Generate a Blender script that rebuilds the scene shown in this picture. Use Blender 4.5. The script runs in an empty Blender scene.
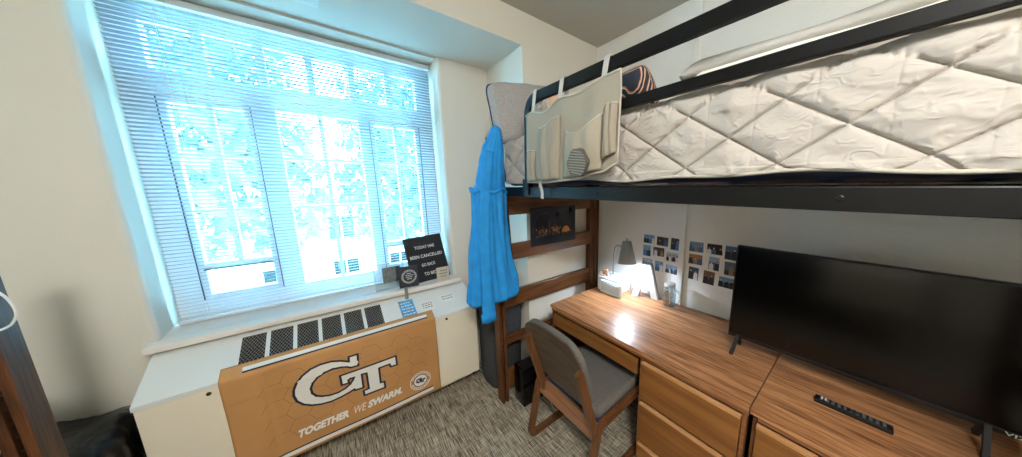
import bpy, bmesh, math, random
from mathutils import Vector, Matrix, Euler
random.seed(7)
PI = math.pi
SC = bpy.context.scene
COL = SC.collection
WM = {}                       # world matrices of the things and parts


# ------------------------------------------------------------------ materials
def lin(c):
    return tuple((x / 12.92 if x <= 0.04045 else ((x + 0.055) / 1.055) ** 2.4) for x in [v / 255.0 for v in c])


def new_mat(name):
    m = bpy.data.materials.new(name)
    m.use_nodes = True
    nt = m.node_tree
    return m, nt, nt.nodes['Principled BSDF']


def setp(b, **k):
    for key, v in k.items():
        key = key.replace('_', ' ')
        if key in b.inputs:
            b.inputs[key].default_value = v


def mat(name, rgb, rough=0.6, metal=0.0, var=0.0, vscale=8.0, bump=0.0, bscale=60.0, spec=0.5, stretch=(1, 1, 1), detail=4.0):
    m, nt, b = new_mat(name)
    c = lin(rgb)
    setp(b, Base_Color=(*c, 1), Roughness=rough, Metallic=metal, Specular_IOR_Level=spec)
    if var or bump:
        tc = nt.nodes.new('ShaderNodeTexCoord')
        mp = nt.nodes.new('ShaderNodeMapping')
        mp.inputs['Scale'].default_value = stretch
        nt.links.new(tc.outputs['Object'], mp.inputs['Vector'])
    if var:
        n = nt.nodes.new('ShaderNodeTexNoise')
        n.inputs['Scale'].default_value = vscale
        n.inputs['Detail'].default_value = detail
        nt.links.new(mp.outputs['Vector'], n.inputs['Vector'])
        r = nt.nodes.new('ShaderNodeValToRGB')
        r.color_ramp.elements[0].position = 0.3
        r.color_ramp.elements[1].position = 0.7
        r.color_ramp.elements[0].color = (*[x * (1 - var) for x in c], 1)
        r.color_ramp.elements[1].color = (*[min(1, x * (1 + var)) for x in c], 1)
        nt.links.new(n.outputs['Fac'], r.inputs['Fac'])
        nt.links.new(r.outputs['Color'], b.inputs['Base Color'])
    if bump:
        n2 = nt.nodes.new('ShaderNodeTexNoise')
        n2.inputs['Scale'].default_value = bscale
        n2.inputs['Detail'].default_value = 3
        nt.links.new(mp.outputs['Vector'], n2.inputs['Vector'])
        bp = nt.nodes.new('ShaderNodeBump')
        bp.inputs['Strength'].default_value = bump
        bp.inputs['Distance'].default_value = 0.004
        nt.links.new(n2.outputs['Fac'], bp.inputs['Height'])
        nt.links.new(bp.outputs['Normal'], b.inputs['Normal'])
    return m


def wood(name, dark, mid, light, axis='y', rough=0.35, scale=1.0, fine=0.5, spec=0.5):
    m, nt, b = new_mat(name)
    setp(b, Roughness=rough, Specular_IOR_Level=spec)
    tc = nt.nodes.new('ShaderNodeTexCoord')
    mp = nt.nodes.new('ShaderNodeMapping')
    s = {'x': (0.9, 16, 16), 'y': (16, 0.9, 16), 'z': (16, 16, 0.9)}[axis]
    mp.inputs['Scale'].default_value = tuple(v * scale for v in s)
    nt.links.new(tc.outputs['Object'], mp.inputs['Vector'])
    n = nt.nodes.new('ShaderNodeTexNoise')
    n.inputs['Scale'].default_value = 1.6
    n.inputs['Detail'].default_value = 5
    n.inputs['Distortion'].default_value = 0.8
    nt.links.new(mp.outputs['Vector'], n.inputs['Vector'])
    mp2 = nt.nodes.new('ShaderNodeMapping')
    mp2.inputs['Scale'].default_value = tuple(v * scale * 5 for v in s)
    nt.links.new(tc.outputs['Object'], mp2.inputs['Vector'])
    n2 = nt.nodes.new('ShaderNodeTexNoise')
    n2.inputs['Scale'].default_value = 1.5
    n2.inputs['Detail'].default_value = 2
    nt.links.new(mp2.outputs['Vector'], n2.inputs['Vector'])
    mx = nt.nodes.new('ShaderNodeMix')
    mx.data_type = 'FLOAT'
    mx.inputs[0].default_value = fine
    nt.links.new(n.outputs['Fac'], mx.inputs[2])
    nt.links.new(n2.outputs['Fac'], mx.inputs[3])
    r = nt.nodes.new('ShaderNodeValToRGB')
    e = r.color_ramp.elements
    e[0].position = 0.36
    e[0].color = (*lin(dark), 1)
    e[1].position = 0.66
    e[1].color = (*lin(light), 1)
    k = e.new(0.5)
    k.color = (*lin(mid), 1)
    nt.links.new(mx.outputs[0], r.inputs['Fac'])
    nt.links.new(r.outputs['Color'], b.inputs['Base Color'])
    return m


def thin_glass(name, tint=(1, 1, 1), gloss=0.06, rough=0.02):
    m = bpy.data.materials.new(name)
    m.use_nodes = True
    nt = m.node_tree
    nt.nodes.remove(nt.nodes['Principled BSDF'])
    out = nt.nodes['Material Output']
    t = nt.nodes.new('ShaderNodeBsdfTransparent')
    t.inputs['Color'].default_value = (*tint, 1)
    g = nt.nodes.new('ShaderNodeBsdfGlossy')
    g.inputs['Roughness'].default_value = rough
    mx = nt.nodes.new('ShaderNodeMixShader')
    mx.inputs['Fac'].default_value = gloss
    nt.links.new(t.outputs[0], mx.inputs[1])
    nt.links.new(g.outputs[0], mx.inputs[2])
    nt.links.new(mx.outputs[0], out.inputs['Surface'])
    return m


def translucent(name, rgb, fac=0.4, rough=0.5):
    m, nt, b = new_mat(name)
    c = lin(rgb)
    setp(b, Base_Color=(*c, 1), Roughness=rough)
    t = nt.nodes.new('ShaderNodeBsdfTranslucent')
    t.inputs['Color'].default_value = (*c, 1)
    mx = nt.nodes.new('ShaderNodeMixShader')
    mx.inputs['Fac'].default_value = fac
    out = nt.nodes['Material Output']
    nt.links.new(b.outputs[0], mx.inputs[1])
    nt.links.new(t.outputs[0], mx.inputs[2])
    nt.links.new(mx.outputs[0], out.inputs['Surface'])
    return m


def emit(name, rgb, strength):
    m, nt, b = new_mat(name)
    setp(b, Base_Color=(*lin(rgb), 1), Emission_Color=(*lin(rgb), 1), Emission_Strength=strength)
    return m


M = {}


def mat_quilt():
    m, nt, b = new_mat('quilted_cotton')
    setp(b, Base_Color=(*lin((182, 174, 165)), 1), Roughness=0.85)
    tc = nt.nodes.new('ShaderNodeTexCoord')
    mp = nt.nodes.new('ShaderNodeMapping')
    mp.inputs['Scale'].default_value = (1, .8, 1.2)
    mp.inputs['Rotation'].default_value = (.5, 0, 0)
    nt.links.new(tc.outputs['Object'], mp.inputs['Vector'])
    prev = None
    for sc, st, di in ((13, .75, .016), (38, .6, .007)):
        n = nt.nodes.new('ShaderNodeTexNoise')
        n.noise_type = 'RIDGED_MULTIFRACTAL'
        n.inputs['Scale'].default_value = sc
        n.inputs['Detail'].default_value = 2.5
        n.inputs['Distortion'].default_value = 1.2
        nt.links.new(mp.outputs['Vector'], n.inputs['Vector'])
        bp = nt.nodes.new('ShaderNodeBump')
        bp.inputs['Strength'].default_value = st
        bp.inputs['Distance'].default_value = di
        nt.links.new(n.outputs['Fac'], bp.inputs['Height'])
        if prev:
            nt.links.new(prev.outputs['Normal'], bp.inputs['Normal'])
        prev = bp
    nt.links.new(prev.outputs['Normal'], b.inputs['Normal'])
    return m


M['wall'] = mat('cream_wall_paint', (228, 223, 209), 0.75, bump=0.15, bscale=90)
M['block'] = mat('textured_wall_paint', (238, 237, 231), 0.6, bump=0.9, bscale=75)
M['ceil'] = mat('ceiling_paint', (196, 192, 182), 0.85, bump=0.1, bscale=70)
M['white'] = mat('white_paint', (236, 236, 230), 0.5)
M['sill'] = mat('sill_paint', (236, 230, 220), 0.45)
M['heater'] = mat('heater_enamel', (238, 228, 206), 0.42, var=0.02, vscale=3)
M['heatertop'] = mat('heater_top_enamel', (228, 231, 227), 0.4)
M['darkgap'] = mat('recess_dark', (30, 24, 20), 0.8)
M['vinyl'] = mat('window_vinyl', (238, 240, 240), 0.4)
M['glass'] = thin_glass('window_glass', (0.97, 0.99, 1.0), 0.05)
M['slat'] = translucent('blind_slat', (150, 170, 182), 0.1, 0.4)
M['cord'] = mat('blind_cord', (225, 230, 232), 0.7)
M['rail_grey'] = mat('blind_rail', (214, 220, 222), 0.4)
M['bracket'] = mat('bracket_plastic', (196, 200, 202), 0.4)
M['black_metal'] = mat('black_painted_metal', (7, 7, 8), 0.42, var=0.08, vscale=30, spec=.3)
M['dark_wood_z'] = wood('bed_wood_upright', (58, 33, 16), (88, 52, 27), (112, 70, 38), 'z', 0.5, spec=.3)
M['dark_wood_x'] = wood('bed_wood_plank', (70, 44, 24), (104, 66, 38), (126, 84, 52), 'x', 0.3)
M['pin'] = mat('steel_pin', (70, 62, 54), 0.4, 0.8)
M['wire'] = mat('grille_wire', (168, 164, 154), .5)
M['desk_top'] = wood('desk_laminate', (114, 72, 44), (172, 118, 76), (206, 152, 106), 'y', 0.36, 1.3, 0.5)
M['desk_edge'] = wood('desk_edge', (104, 64, 36), (140, 90, 54), (164, 110, 68), 'y', 0.35)
M['drawer'] = wood('drawer_veneer', (116, 72, 32), (138, 88, 40), (154, 102, 50), 'y', 0.36, 0.6, 0.3)
M['lip'] = wood('drawer_lip_lit', (176, 124, 76), (198, 146, 96), (212, 162, 112), 'y', 0.35)  # paler wood puts the light on the pull edges into their colour
M['carcass'] = wood('desk_carcass', (74, 42, 20), (100, 60, 32), (118, 76, 42), 'z', 0.4)
M['chair_wood'] = wood('chair_wood', (74, 44, 22), (102, 63, 34), (124, 80, 46), 'z', 0.35, 0.8)
M['chair_rail'] = wood('chair_rail_wood', (122, 80, 52), (146, 100, 70), (160, 114, 82), 'y', 0.4, 0.8)
M['chair_back'] = wood('chair_back_shell', (52, 42, 32), (78, 64, 50), (100, 84, 68), 'y', 0.42, 1.2)
M['chair_fab'] = mat('chair_fabric', (104, 100, 94), 0.9, var=0.22, vscale=160, bump=0.4, bscale=240)
M['black_plastic'] = mat('black_plastic', (18, 18, 20), 0.3)
M['black_gloss'] = mat('black_gloss', (5, 5, 6), 0.16, spec=.35)
M['black_matte'] = mat('black_matte', (20, 20, 22), 0.6)
M['screen'] = mat('television_screen', (3, 3, 4), 0.16, spec=0.45)
M['navy'] = mat('navy_mattress_vinyl', (30, 40, 62), 0.35, bump=0.3, bscale=14)
M['quilt'] = mat_quilt()
M['duvet'] = mat('grey_fleece', (190, 186, 178), 0.95, bump=0.6, bscale=90)
M['duvet_white'] = mat('white_fleece', (226, 222, 214), 0.95, bump=0.4, bscale=60)
M['canvas'] = mat('beige_canvas', (160, 151, 134), 0.85, bump=0.25, bscale=120)
M['canvas2'] = mat('beige_canvas_pocket', (148, 139, 123), 0.85, bump=0.35, bscale=30)
M['trim_cloth'] = mat('pale_binding', (184, 176, 162), 0.85)
M['strap'] = mat('strap_webbing', (190, 186, 178), 0.8)
M['robe'] = mat('blue_robe_cloth', (24, 142, 216), 0.75, var=0.1, vscale=20, bump=0.2, bscale=60)
M['hamper'] = mat('charcoal_fabric', (58, 60, 64), 0.85, var=0.15, vscale=40, bump=0.3, bscale=120)
M['bag'] = mat('black_bag_plastic', (4, 4, 5), 0.3, bump=1.0, bscale=30, spec=.35)
M['paper'] = mat('white_paper', (238, 236, 230), 0.6)
M['bluepaper'] = mat('blue_sticker', (92, 166, 214), 0.4, var=0.35, vscale=45)
M['ink'] = mat('ink_grey', (120, 116, 110), 0.7)
M['navyink'] = mat('navy_ink', (28, 36, 56), 0.7)
M['whiteink'] = mat('white_ink', (232, 230, 222), 0.7)
M['lampgrey'] = mat('lamp_shade_grey', (150, 153, 153), 0.45, 0.2)
M['lampmetal'] = mat('lamp_neck_metal', (128, 132, 134), 0.3, 0.8)
M['cable'] = mat('white_cable', (224, 224, 220), 0.5)
M['acrylic'] = thin_glass('clear_acrylic', (0.9, 0.95, 0.97), 0.12, 0.05)
M['jar'] = thin_glass('jar_glass', (0.86, 0.93, 0.95), 0.22, 0.05)
M['organizer'] = mat('white_organizer_plastic', (222, 230, 232), 0.35)
M['signwood'] = mat('pale_sign_wood', (208, 198, 178), 0.6, var=0.08, vscale=14, stretch=(1, 8, 8))
M['stickwood'] = mat('grey_stick', (140, 128, 112), 0.6)
M['felt'] = mat('letter_board_felt', (34, 34, 38), 0.85, bump=0.6, bscale=200)


def mat_pillow():
    m, nt, b = new_mat('waffle_grey_cloth')
    setp(b, Base_Color=(*lin((168, 164, 160)), 1), Roughness=0.9)
    tc = nt.nodes.new('ShaderNodeTexCoord')
    w1 = nt.nodes.new('ShaderNodeTexVoronoi')
    w1.inputs['Scale'].default_value = 150
    nt.links.new(tc.outputs['Object'], w1.inputs['Vector'])
    r = nt.nodes.new('ShaderNodeValToRGB')
    r.color_ramp.elements[0].color = (*lin((182, 178, 174)), 1)
    r.color_ramp.elements[1].color = (*lin((150, 148, 147)), 1)
    nt.links.new(w1.outputs['Distance'], r.inputs['Fac'])
    nt.links.new(r.outputs['Color'], b.inputs['Base Color'])
    bp = nt.nodes.new('ShaderNodeBump')
    bp.inputs['Strength'].default_value = 0.6
    bp.inputs['Distance'].default_value = 0.004
    nt.links.new(w1.outputs['Distance'], bp.inputs['Height'])
    nt.links.new(bp.outputs['Normal'], b.inputs['Normal'])
    return m


M['pillow'] = mat_pillow()
M['pillow_blue'] = mat('blue_pillow_backing', (44, 112, 178), 0.85)
M['peach'] = mat('peach_cloth', (226, 186, 156), 0.9)


def mat_carpet():
    m, nt, b = new_mat('streaked_carpet')
    setp(b, Roughness=0.95, Specular_IOR_Level=0.1)
    tc = nt.nodes.new('ShaderNodeTexCoord')
    outs = []
    for sc in ((230, 9, 1), (12, 180, 1), (5, 5, 1)):
        mp = nt.nodes.new('ShaderNodeMapping')
        mp.inputs['Scale'].default_value = sc
        mp.inputs['Rotation'].default_value = (0, 0, 0.0)
        nt.links.new(tc.outputs['Object'], mp.inputs['Vector'])
        n = nt.nodes.new('ShaderNodeTexNoise')
        n.inputs['Scale'].default_value = 1.0
        n.inputs['Detail'].default_value = 3
        nt.links.new(mp.outputs['Vector'], n.inputs['Vector'])
        outs.append(n.outputs['Fac'])
    mx = nt.nodes.new('ShaderNodeMix')
    mx.inputs[0].default_value = 0.3
    nt.links.new(outs[0], mx.inputs[2])
    nt.links.new(outs[1], mx.inputs[3])
    mx2 = nt.nodes.new('ShaderNodeMix')
    mx2.inputs[0].default_value = 0.12
    nt.links.new(mx.outputs[0], mx2.inputs[2])
    nt.links.new(outs[2], mx2.inputs[3])
    r = nt.nodes.new('ShaderNodeValToRGB')
    e = r.color_ramp.elements
    e[0].position = 0.4
    e[0].color = (*lin((90, 81, 68)), 1)
    e[1].position = 0.6
    e[1].color = (*lin((206, 194, 172)), 1)
    e.new(0.5).color = (*lin((150, 140, 123)), 1)
    nt.links.new(mx2.outputs[0], r.inputs['Fac'])
    nt.links.new(r.outputs['Color'], b.inputs['Base Color'])
    bp = nt.nodes.new('ShaderNodeBump')
    bp.inputs['Strength'].default_value = 0.5
    bp.inputs['Distance'].default_value = 0.006
    nt.links.new(mx2.outputs[0], bp.inputs['Height'])
    nt.links.new(bp.outputs['Normal'], b.inputs['Normal'])
    return m


M['carpet'] = mat_carpet()


def mat_banner():
    m, nt, b = new_mat('gold_banner_cloth')
    setp(b, Roughness=0.7, Specular_IOR_Level=0.3)
    tc = nt.nodes.new('ShaderNodeTexCoord')
    mp = nt.nodes.new('ShaderNodeMapping')
    mp.inputs['Scale'].default_value = (1, 0.001, 1)
    nt.links.new(tc.outputs['Object'], mp.inputs['Vector'])
    v = nt.nodes.new('ShaderNodeTexNoise')
    v.inputs['Scale'].default_value = 4.0
    nt.links.new(mp.outputs['Vector'], v.inputs['Vector'])
    r = nt.nodes.new('ShaderNodeValToRGB')
    e = r.color_ramp.elements
    e[0].position = 0.3
    e[0].color = (*lin((184, 134, 82)), 1)
    e[1].position = 0.7
    e[1].color = (*lin((200, 148, 94)), 1)
    nt.links.new(v.outputs['Fac'], r.inputs['Fac'])
    nt.links.new(r.outputs['Color'], b.inputs['Base Color'])
    return m


M['banner'] = mat_banner()


def mat_aztec():
    m, nt, b = new_mat('zigzag_cushion_cloth')
    setp(b, Roughness=0.9)
    tc = nt.nodes.new('ShaderNodeTexCoord')
    w = nt.nodes.new('ShaderNodeTexWave')
    w.inputs['Scale'].default_value = 9
    w.inputs['Distortion'].default_value = 2.5
    nt.links.new(tc.outputs['Object'], w.inputs['Vector'])
    r = nt.nodes.new('ShaderNodeValToRGB')
    r.color_ramp.interpolation = 'CONSTANT'
    e = r.color_ramp.elements
    e[0].color = (*lin((40, 48, 62)), 1)
    e[1].position = 0.4
    e[1].color = (*lin((208, 140, 100)), 1)
    e.new(0.65).color = (*lin((226, 196, 166)), 1)
    e.new(0.85).color = (*lin((40, 48, 62)), 1)
    nt.links.new(w.outputs['Fac'], r.inputs['Fac'])
    nt.links.new(r.outputs['Color'], b.inputs['Base Color'])
    return m


M['aztec'] = mat_aztec()


# ------------------------------------------------------------------ mesh building
class MB:
    def __init__(s):
        s.bm = bmesh.new()
        s.mi = 0

    def _join(s, tmp, mi=None):
        me = bpy.data.meshes.new('tmp')
        tmp.to_mesh(me)
        tmp.free()
        n = len(s.bm.faces)
        s.bm.from_mesh(me)
        bpy.data.meshes.remove(me)
        s.bm.faces.ensure_lookup_table()
        for f in s.bm.faces[n:]:
            f.material_index = s.mi if mi is None else mi
        return s

    def box(s, c, size, bevel=0.0, rot=None, seg=2):
        t = bmesh.new()
        bmesh.ops.create_cube(t, size=1.0)
        bmesh.ops.scale(t, vec=size, verts=t.verts)
        if bevel:
            bmesh.ops.bevel(t, geom=list(t.edges), offset=min(bevel, min(size) * 0.49), segments=seg, affect='EDGES', profile=0.5)
        if rot is not None:
            bmesh.ops.transform(t, matrix=rot.to_4x4(), verts=t.verts)
        bmesh.ops.translate(t, vec=c, verts=t.verts)
        return s._join(t)

    def b2(s, x0, x1, y0, y1, z0, z1, bevel=0.0):
        return s.box(((x0 + x1) / 2, (y0 + y1) / 2, (z0 + z1) / 2), (abs(x1 - x0), abs(y1 - y0), abs(z1 - z0)), bevel)

    def tube(s, pts, r, seg=10, closed=False, section=None, up=None, caps=True):
        """sweep a round (or given 2-D) section along pts; r may be a list"""
        pts = [Vector(p) for p in pts]
        n = len(pts)
        rs = r if isinstance(r, (list, tuple)) else [r] * n
        if section is None:
            section = [(math.cos(2 * PI * k / seg), math.sin(2 * PI * k / seg)) for k in range(seg)]
        else:
            rs = [1.0] * n
        bm = s.bm
        rings = []
        prev = Vector(up) if up else None
        for i, p in enumerate(pts):
            if closed:
                t = (pts[(i + 1) % n] - pts[i - 1])
            else:
                t = pts[min(i + 1, n - 1)] - pts[max(i - 1, 0)]
            t.normalize()
            if prev is None:
                prev = Vector((0, 0, 1)) if abs(t.z) < 0.9 else Vector((0, 1, 0))
            u = prev - t * prev.dot(t)
            if u.length < 1e-5:
                u = t.orthogonal()
            u.normalize()
            v = t.cross(u)
            if not up:
                prev = u
            k = 1.0
            rings.append([bm.verts.new(p + (u * a + v * b) * rs[i]) for a, b in section])
        m = len(section)
        for i in range(n if closed else n - 1):
            A, B = rings[i], rings[(i + 1) % n]
            for j in range(m):
                f = bm.faces.new((A[j], A[(j + 1) % m], B[(j + 1) % m], B[j]))
                f.material_index = s.mi
        if not closed and caps:
            for R, rev in ((rings[0], True), (rings[-1], False)):
                f = bm.faces.new(list(reversed(R)) if rev else R)
                f.material_index = s.mi
        return s

    def lathe(s, prof, c=(0, 0, 0), seg=28, rot=None, caps=True):
        bm = s.bm
        c = Vector(c)
        rings = []
        for r, z in prof:
            ring = []
            for k in range(seg):
                p = Vector((r * math.cos(2 * PI * k / seg), r * math.sin(2 * PI * k / seg), z))
                if rot is not None:
                    p = rot @ p
                ring.append(bm.verts.new(p + c))
            rings.append(ring)
        for A, B in zip(rings, rings[1:]):
            for j in range(seg):
                f = bm.faces.new((A[j], A[(j + 1) % seg], B[(j + 1) % seg], B[j]))
                f.material_index = s.mi
        if caps and prof[0][0] > 1e-4:
            bm.faces.new(list(reversed(rings[0]))).material_index = s.mi
        if caps and prof[-1][0] > 1e-4:
            bm.faces.new(rings[-1]).material_index = s.mi
        return s

    def prism(s, poly, f0, f1):
        """poly of 2-D points mapped by f0 and f1 into two faces joined by walls"""
        bm = s.bm
        A = [bm.verts.new(Vector(f0(*p))) for p in poly]
        B = [bm.verts.new(Vector(f1(*p))) for p in poly]
        n = len(poly)
        fs = [bm.faces.new(A), bm.faces.new(list(reversed(B)))]
        for i in range(n):
            fs.append(bm.faces.new((A[i], B[i], B[(i + 1) % n], A[(i + 1) % n])))
        for f in fs:
            f.material_index = s.mi
        return s

    def flat(s, pts):
        f = s.bm.faces.new([s.bm.verts.new(Vector(p)) for p in pts])
        f.material_index = s.mi
        return s

    def grid(s, fn, nu, nv, wrap=False):
        bm = s.bm
        V = [[bm.verts.new(Vector(fn(i / nu, j / nv))) for j in range(nv + 1)] for i in range(nu if wrap else nu + 1)]
        N = len(V)
        for i in range(nu):
            for j in range(nv):
                f = bm.faces.new((V[i][j], V[(i + 1) % N][j], V[(i + 1) % N][j + 1], V[i][j + 1]))
                f.material_index = s.mi
        return V

    def build(s, name, m, parent=None, smooth=False, solid=0.0, subsurf=0, angle=None, weld=False):
        bm = s.bm
        if weld:
            bmesh.ops.remove_doubles(bm, verts=bm.verts, dist=1e-5)
        bmesh.ops.recalc_face_normals(bm, faces=bm.faces)
        me = bpy.data.meshes.new(name)
        if parent is not None:
            W = WM[parent.name]
            bmesh.ops.transform(bm, matrix=W.inverted(), verts=bm.verts)
        else:
            lo = [min(v.co[i] for v in bm.verts) for i in range(3)]
            hi = [max(v.co[i] for v in bm.verts) for i in range(3)]
            o = Vector(((lo[0] + hi[0]) / 2, (lo[1] + hi[1]) / 2, lo[2]))
            W = Matrix.Translation(o)
            bmesh.ops.translate(bm, vec=-o, verts=bm.verts)
        bm.to_mesh(me)
        bm.free()
        ob = bpy.data.objects.new(name, me)
        COL.objects.link(ob)
        for mm in (m if isinstance(m, (list, tuple)) else [m]):
            me.materials.append(mm)
        if parent is not None:
            ob.parent = parent
            WM[ob.name] = W
        else:
            ob.matrix_world = W
            ob.location = W.translation
            WM[ob.name] = W
        if solid:
            md = ob.modifiers.new('solid', 'SOLIDIFY')
            md.thickness = solid
            md.offset = 0
        if subsurf:
            md = ob.modifiers.new('sub', 'SUBSURF')
            md.levels = md.render_levels = subsurf
        if smooth:
            for p in me.polygons:
                p.use_smooth = True
        if angle is not None:
            for p in me.polygons:
                p.use_smooth = True
            try:
                me.set_sharp_from_angle(angle=math.radians(angle))
            except Exception:
                pass
        return ob


def tag(o, label=None, cat=None, group=None, kind=None):
    if label:
        o['label'] = label
    if cat:
        o['category'] = cat
    if group:
        o['group'] = group
    if kind:
        o['kind'] = kind
    return o


def thing(name, label, cat, loc=(0, 0, 0), rz=0.0, group=None, rot=None):
    o = bpy.data.objects.new(name, None)
    COL.objects.link(o)
    o.empty_display_size = 0.05
    e = Euler(rot if rot else (0, 0, rz))
    o.location = loc
    o.rotation_euler = e
    WM[o.name] = Matrix.Translation(loc) @ e.to_matrix().to_4x4()
    return tag(o, label, cat, group)


def struct(name, mb, m, parent=None, **k):
    o = mb.build(name, m, parent, **k)
    o['kind'] = 'structure'
    return o


def kids(o):
    return [c for c in bpy.data.objects if c.parent == o]


def copy_tree(o, parent=None):
    c = o.copy()
    COL.objects.link(c)
    if parent is not None:
        c.parent = parent
    for ch in kids(o):
        copy_tree(ch, c)
    return c


def text_faces(body, bold=0.0):
    cu = bpy.data.curves.new('tmp_text', 'FONT')
    cu.body = body
    cu.fill_mode = 'FRONT'
    cu.resolution_u = 3
    cu.offset = bold
    ob = bpy.data.objects.new('tmp_text', cu)
    COL.objects.link(ob)
    bpy.context.view_layer.update()
    dg = bpy.context.evaluated_depsgraph_get()
    me = ob.evaluated_get(dg).to_mesh()
    vs = [v.co.copy() for v in me.vertices]
    fs = [list(p.vertices) for p in me.polygons]
    ob.evaluated_get(dg).to_mesh_clear()
    bpy.data.objects.remove(ob)
    bpy.data.curves.remove(cu)
    return vs, fs


def add_text(mb, body, fn, bold=0.0, shear=0.0):
    """fn(u, v) maps 0..1 across the word and 0..1 up the letters to a point"""
    vs, fs = text_faces(body, bold)
    if not vs:
        return
    x0, x1 = min(v.x for v in vs), max(v.x for v in vs)
    y0, y1 = min(v.y for v in vs), max(v.y for v in vs)
    V = []
    for v in vs:
        q = (v.y - y0) / (y1 - y0)
        p = (v.x - x0) / (x1 - x0)
        V.append(mb.bm.verts.new(Vector(fn(p + shear * (q - 0.5), q))))
    for f in fs:
        try:
            mb.bm.faces.new([V[i] for i in f]).material_index = mb.mi
        except ValueError:
            pass


def stroke(mb, poly, fn, w, closed=True):
    n = len(poly)
    for i in range(n if closed else n - 1):
        a, b = Vector(poly[i]), Vector(poly[(i + 1) % n])
        d = b - a
        if d.length < 1e-6:
            continue
        d.normalize()
        nn = Vector((-d.y, d.x)) * w
        a2, b2 = a - d * w * 0.9, b + d * w * 0.9
        mb.flat([fn(*(a2 + nn)), fn(*(a2 - nn)), fn(*(b2 - nn)), fn(*(b2 + nn))])


def rrect(w, h, r, n=6, cx=0, cy=0):
    pts = []
    for (sx, sy, a0) in ((1, 1, 0), (-1, 1, 90), (-1, -1, 180), (1, -1, 270)):
        for k in range(n + 1):
            a = math.radians(a0 + 90 * k / n)
            pts.append((cx + sx * (w / 2 - r) + r * math.cos(a), cy + sy * (h / 2 - r) + r * math.sin(a)))
    return pts


def fillet(pts, r, n=5):
    """round the corners of an open polyline"""
    P = [Vector(p) for p in pts]
    out = [P[0]]
    for i in range(1, len(P) - 1):
        a, b, c = P[i - 1], P[i], P[i + 1]
        d1, d2 = (a - b).normalized(), (c - b).normalized()
        rr = min(r, (a - b).length * 0.45, (c - b).length * 0.45)
        p0, p1 = b + d1 * rr, b + d2 * rr
        for k in range(n + 1):
            t = k / n
            out.append(p0 * (1 - t) ** 2 + b * 2 * t * (1 - t) + p1 * t * t)
    out.append(P[-1])
    return out


def catmull(pts, n=6):
    P = [Vector(p) for p in pts]
    P = [P[0] * 2 - P[1]] + P + [P[-1] * 2 - P[-2]]
    out = []
    for i in range(1, len(P) - 2):
        for k in range(n):
            t = k / n
            a, b, c, d = P[i - 1], P[i], P[i + 1], P[i + 2]
            out.append(0.5 * ((2 * b) + (c - a) * t + (2 * a - 5 * b + 4 * c - d) * t * t + (3 * b - a - 3 * c + d) * t ** 3))
    out.append(P[-2])
    return out


def lerp_table(tab, t):
    """tab rows (t, a, b, ...) -> interpolated smooth row"""
    if t <= tab[0][0]:
        return tab[0][1:]
    for r0, r1 in zip(tab, tab[1:]):
        if t <= r1[0]:
            k = (t - r0[0]) / (r1[0] - r0[0])
            k = k * k * (3 - 2 * k) * 0.5 + k * 0.5
            return tuple(a + (b - a) * k for a, b in zip(r0[1:], r1[1:]))
    return tab[-1][1:]


# ------------------------------------------------------------------ room
XR, XL = 1.947, -2.05          # right and left walls
YF, YB, YN = 1.735, 2.285, -2.9     # window-side wall, alcove back, wall behind the camera
AX = 1.157                     # alcove half width
ZC, ZS = 2.84, 2.627           # ceiling and alcove ceiling
WX, WZ0, WZ1 = 0.745, 0.89, 2.612   # window reveal
YG = 2.56                      # window plane

mb = MB()
mb.b2(XL - .15, XR + .15, YN - .15, YB + .45, -0.12, 0)
struct('floor', mb, M['carpet'])
mb = MB()
mb.b2(XL - .15, XR + .15, YN - .15, YF + .02, ZC, ZC + 0.12)
struct('ceiling', mb, M['ceil'])
mb = MB()
mb.b2(XR, XR + .15, YN - .15, YF + .02, 0, ZC)
struct('wall_right', mb, M['block'])
mb = MB()
mb.b2(XL - .15, XL, YN - .15, YF + .02, 0, ZC)
struct('wall_left', mb, M['wall'])
mb = MB()
mb.b2(XL - .15, XR + .15, YN - .15, YN, 0, ZC)
struct('wall_front', mb, M['wall'])
# wall at the bed ends: piers either side of the alcove and the beam of wall over it
mb = MB()
mb.b2(AX, XR + .15, YF, YB + .42, 0, ZC + .1)
struct('wall_back', mb, M['wall'])
mb = MB()
mb.b2(XL - .15, -AX, YF, YB + .42, 0, ZC + .1)
struct('wall_side', mb, M['wall'])
mb = MB()
mb.b2(-AX, AX, YF, YB + .42, ZS, ZC + .1)
struct('ceiling_alcove', mb, M['wall'])
# alcove back wall with rounded window reveal
mb = MB()
YO = YB + .42
r = 0.03
for sx in (-1, 1):
    poly = [(sx * AX, YB), (sx * AX, YO), (sx * WX, YO)]
    poly += [(sx * (WX + r - r * math.sin(a)), YB + r - r * math.cos(a)) for a in [PI / 2 * k / 6 for k in range(6, -1, -1)]]
    mb.prism(poly, lambda x, y: (x, y, 0), lambda x, y: (x, y, ZS))
mb.b2(-WX, WX, YB, YO, 0, WZ0 - .03)
mb.b2(-WX, WX, YB + .02, YO, WZ1, ZS)
struct('wall_window', mb, M['wall'], angle=40)
# the sill board
mb = MB()
mb.b2(-WX, WX, YB, YG - .02, WZ0 - .035, WZ0 - .004)
mb.b2(-.778, .778, 2.2, YB, WZ0 - .04, WZ0 - .004, 0.006)
struct('trim_1', mb, M['sill'])
# batten over the wall joint
mb = MB()
mb.b2(XR - .024, XR, .847, .888, 0, ZC, 0.003)
struct('trim_2', mb, M['block'])
# baseboards
mb = MB()
mb.b2(XR - .014, XR, YN, .84, 0, .1, 0.004)
mb.b2(XR - .014, XR, .895, YF, 0, .1, 0.004)
struct('baseboard_right', mb, M['black_matte'])
mb = MB()
mb.b2(AX, XR - .014, YF - .012, YF, 0, .1, 0.004)
struct('baseboard_back', mb, M['black_matte'])

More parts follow.
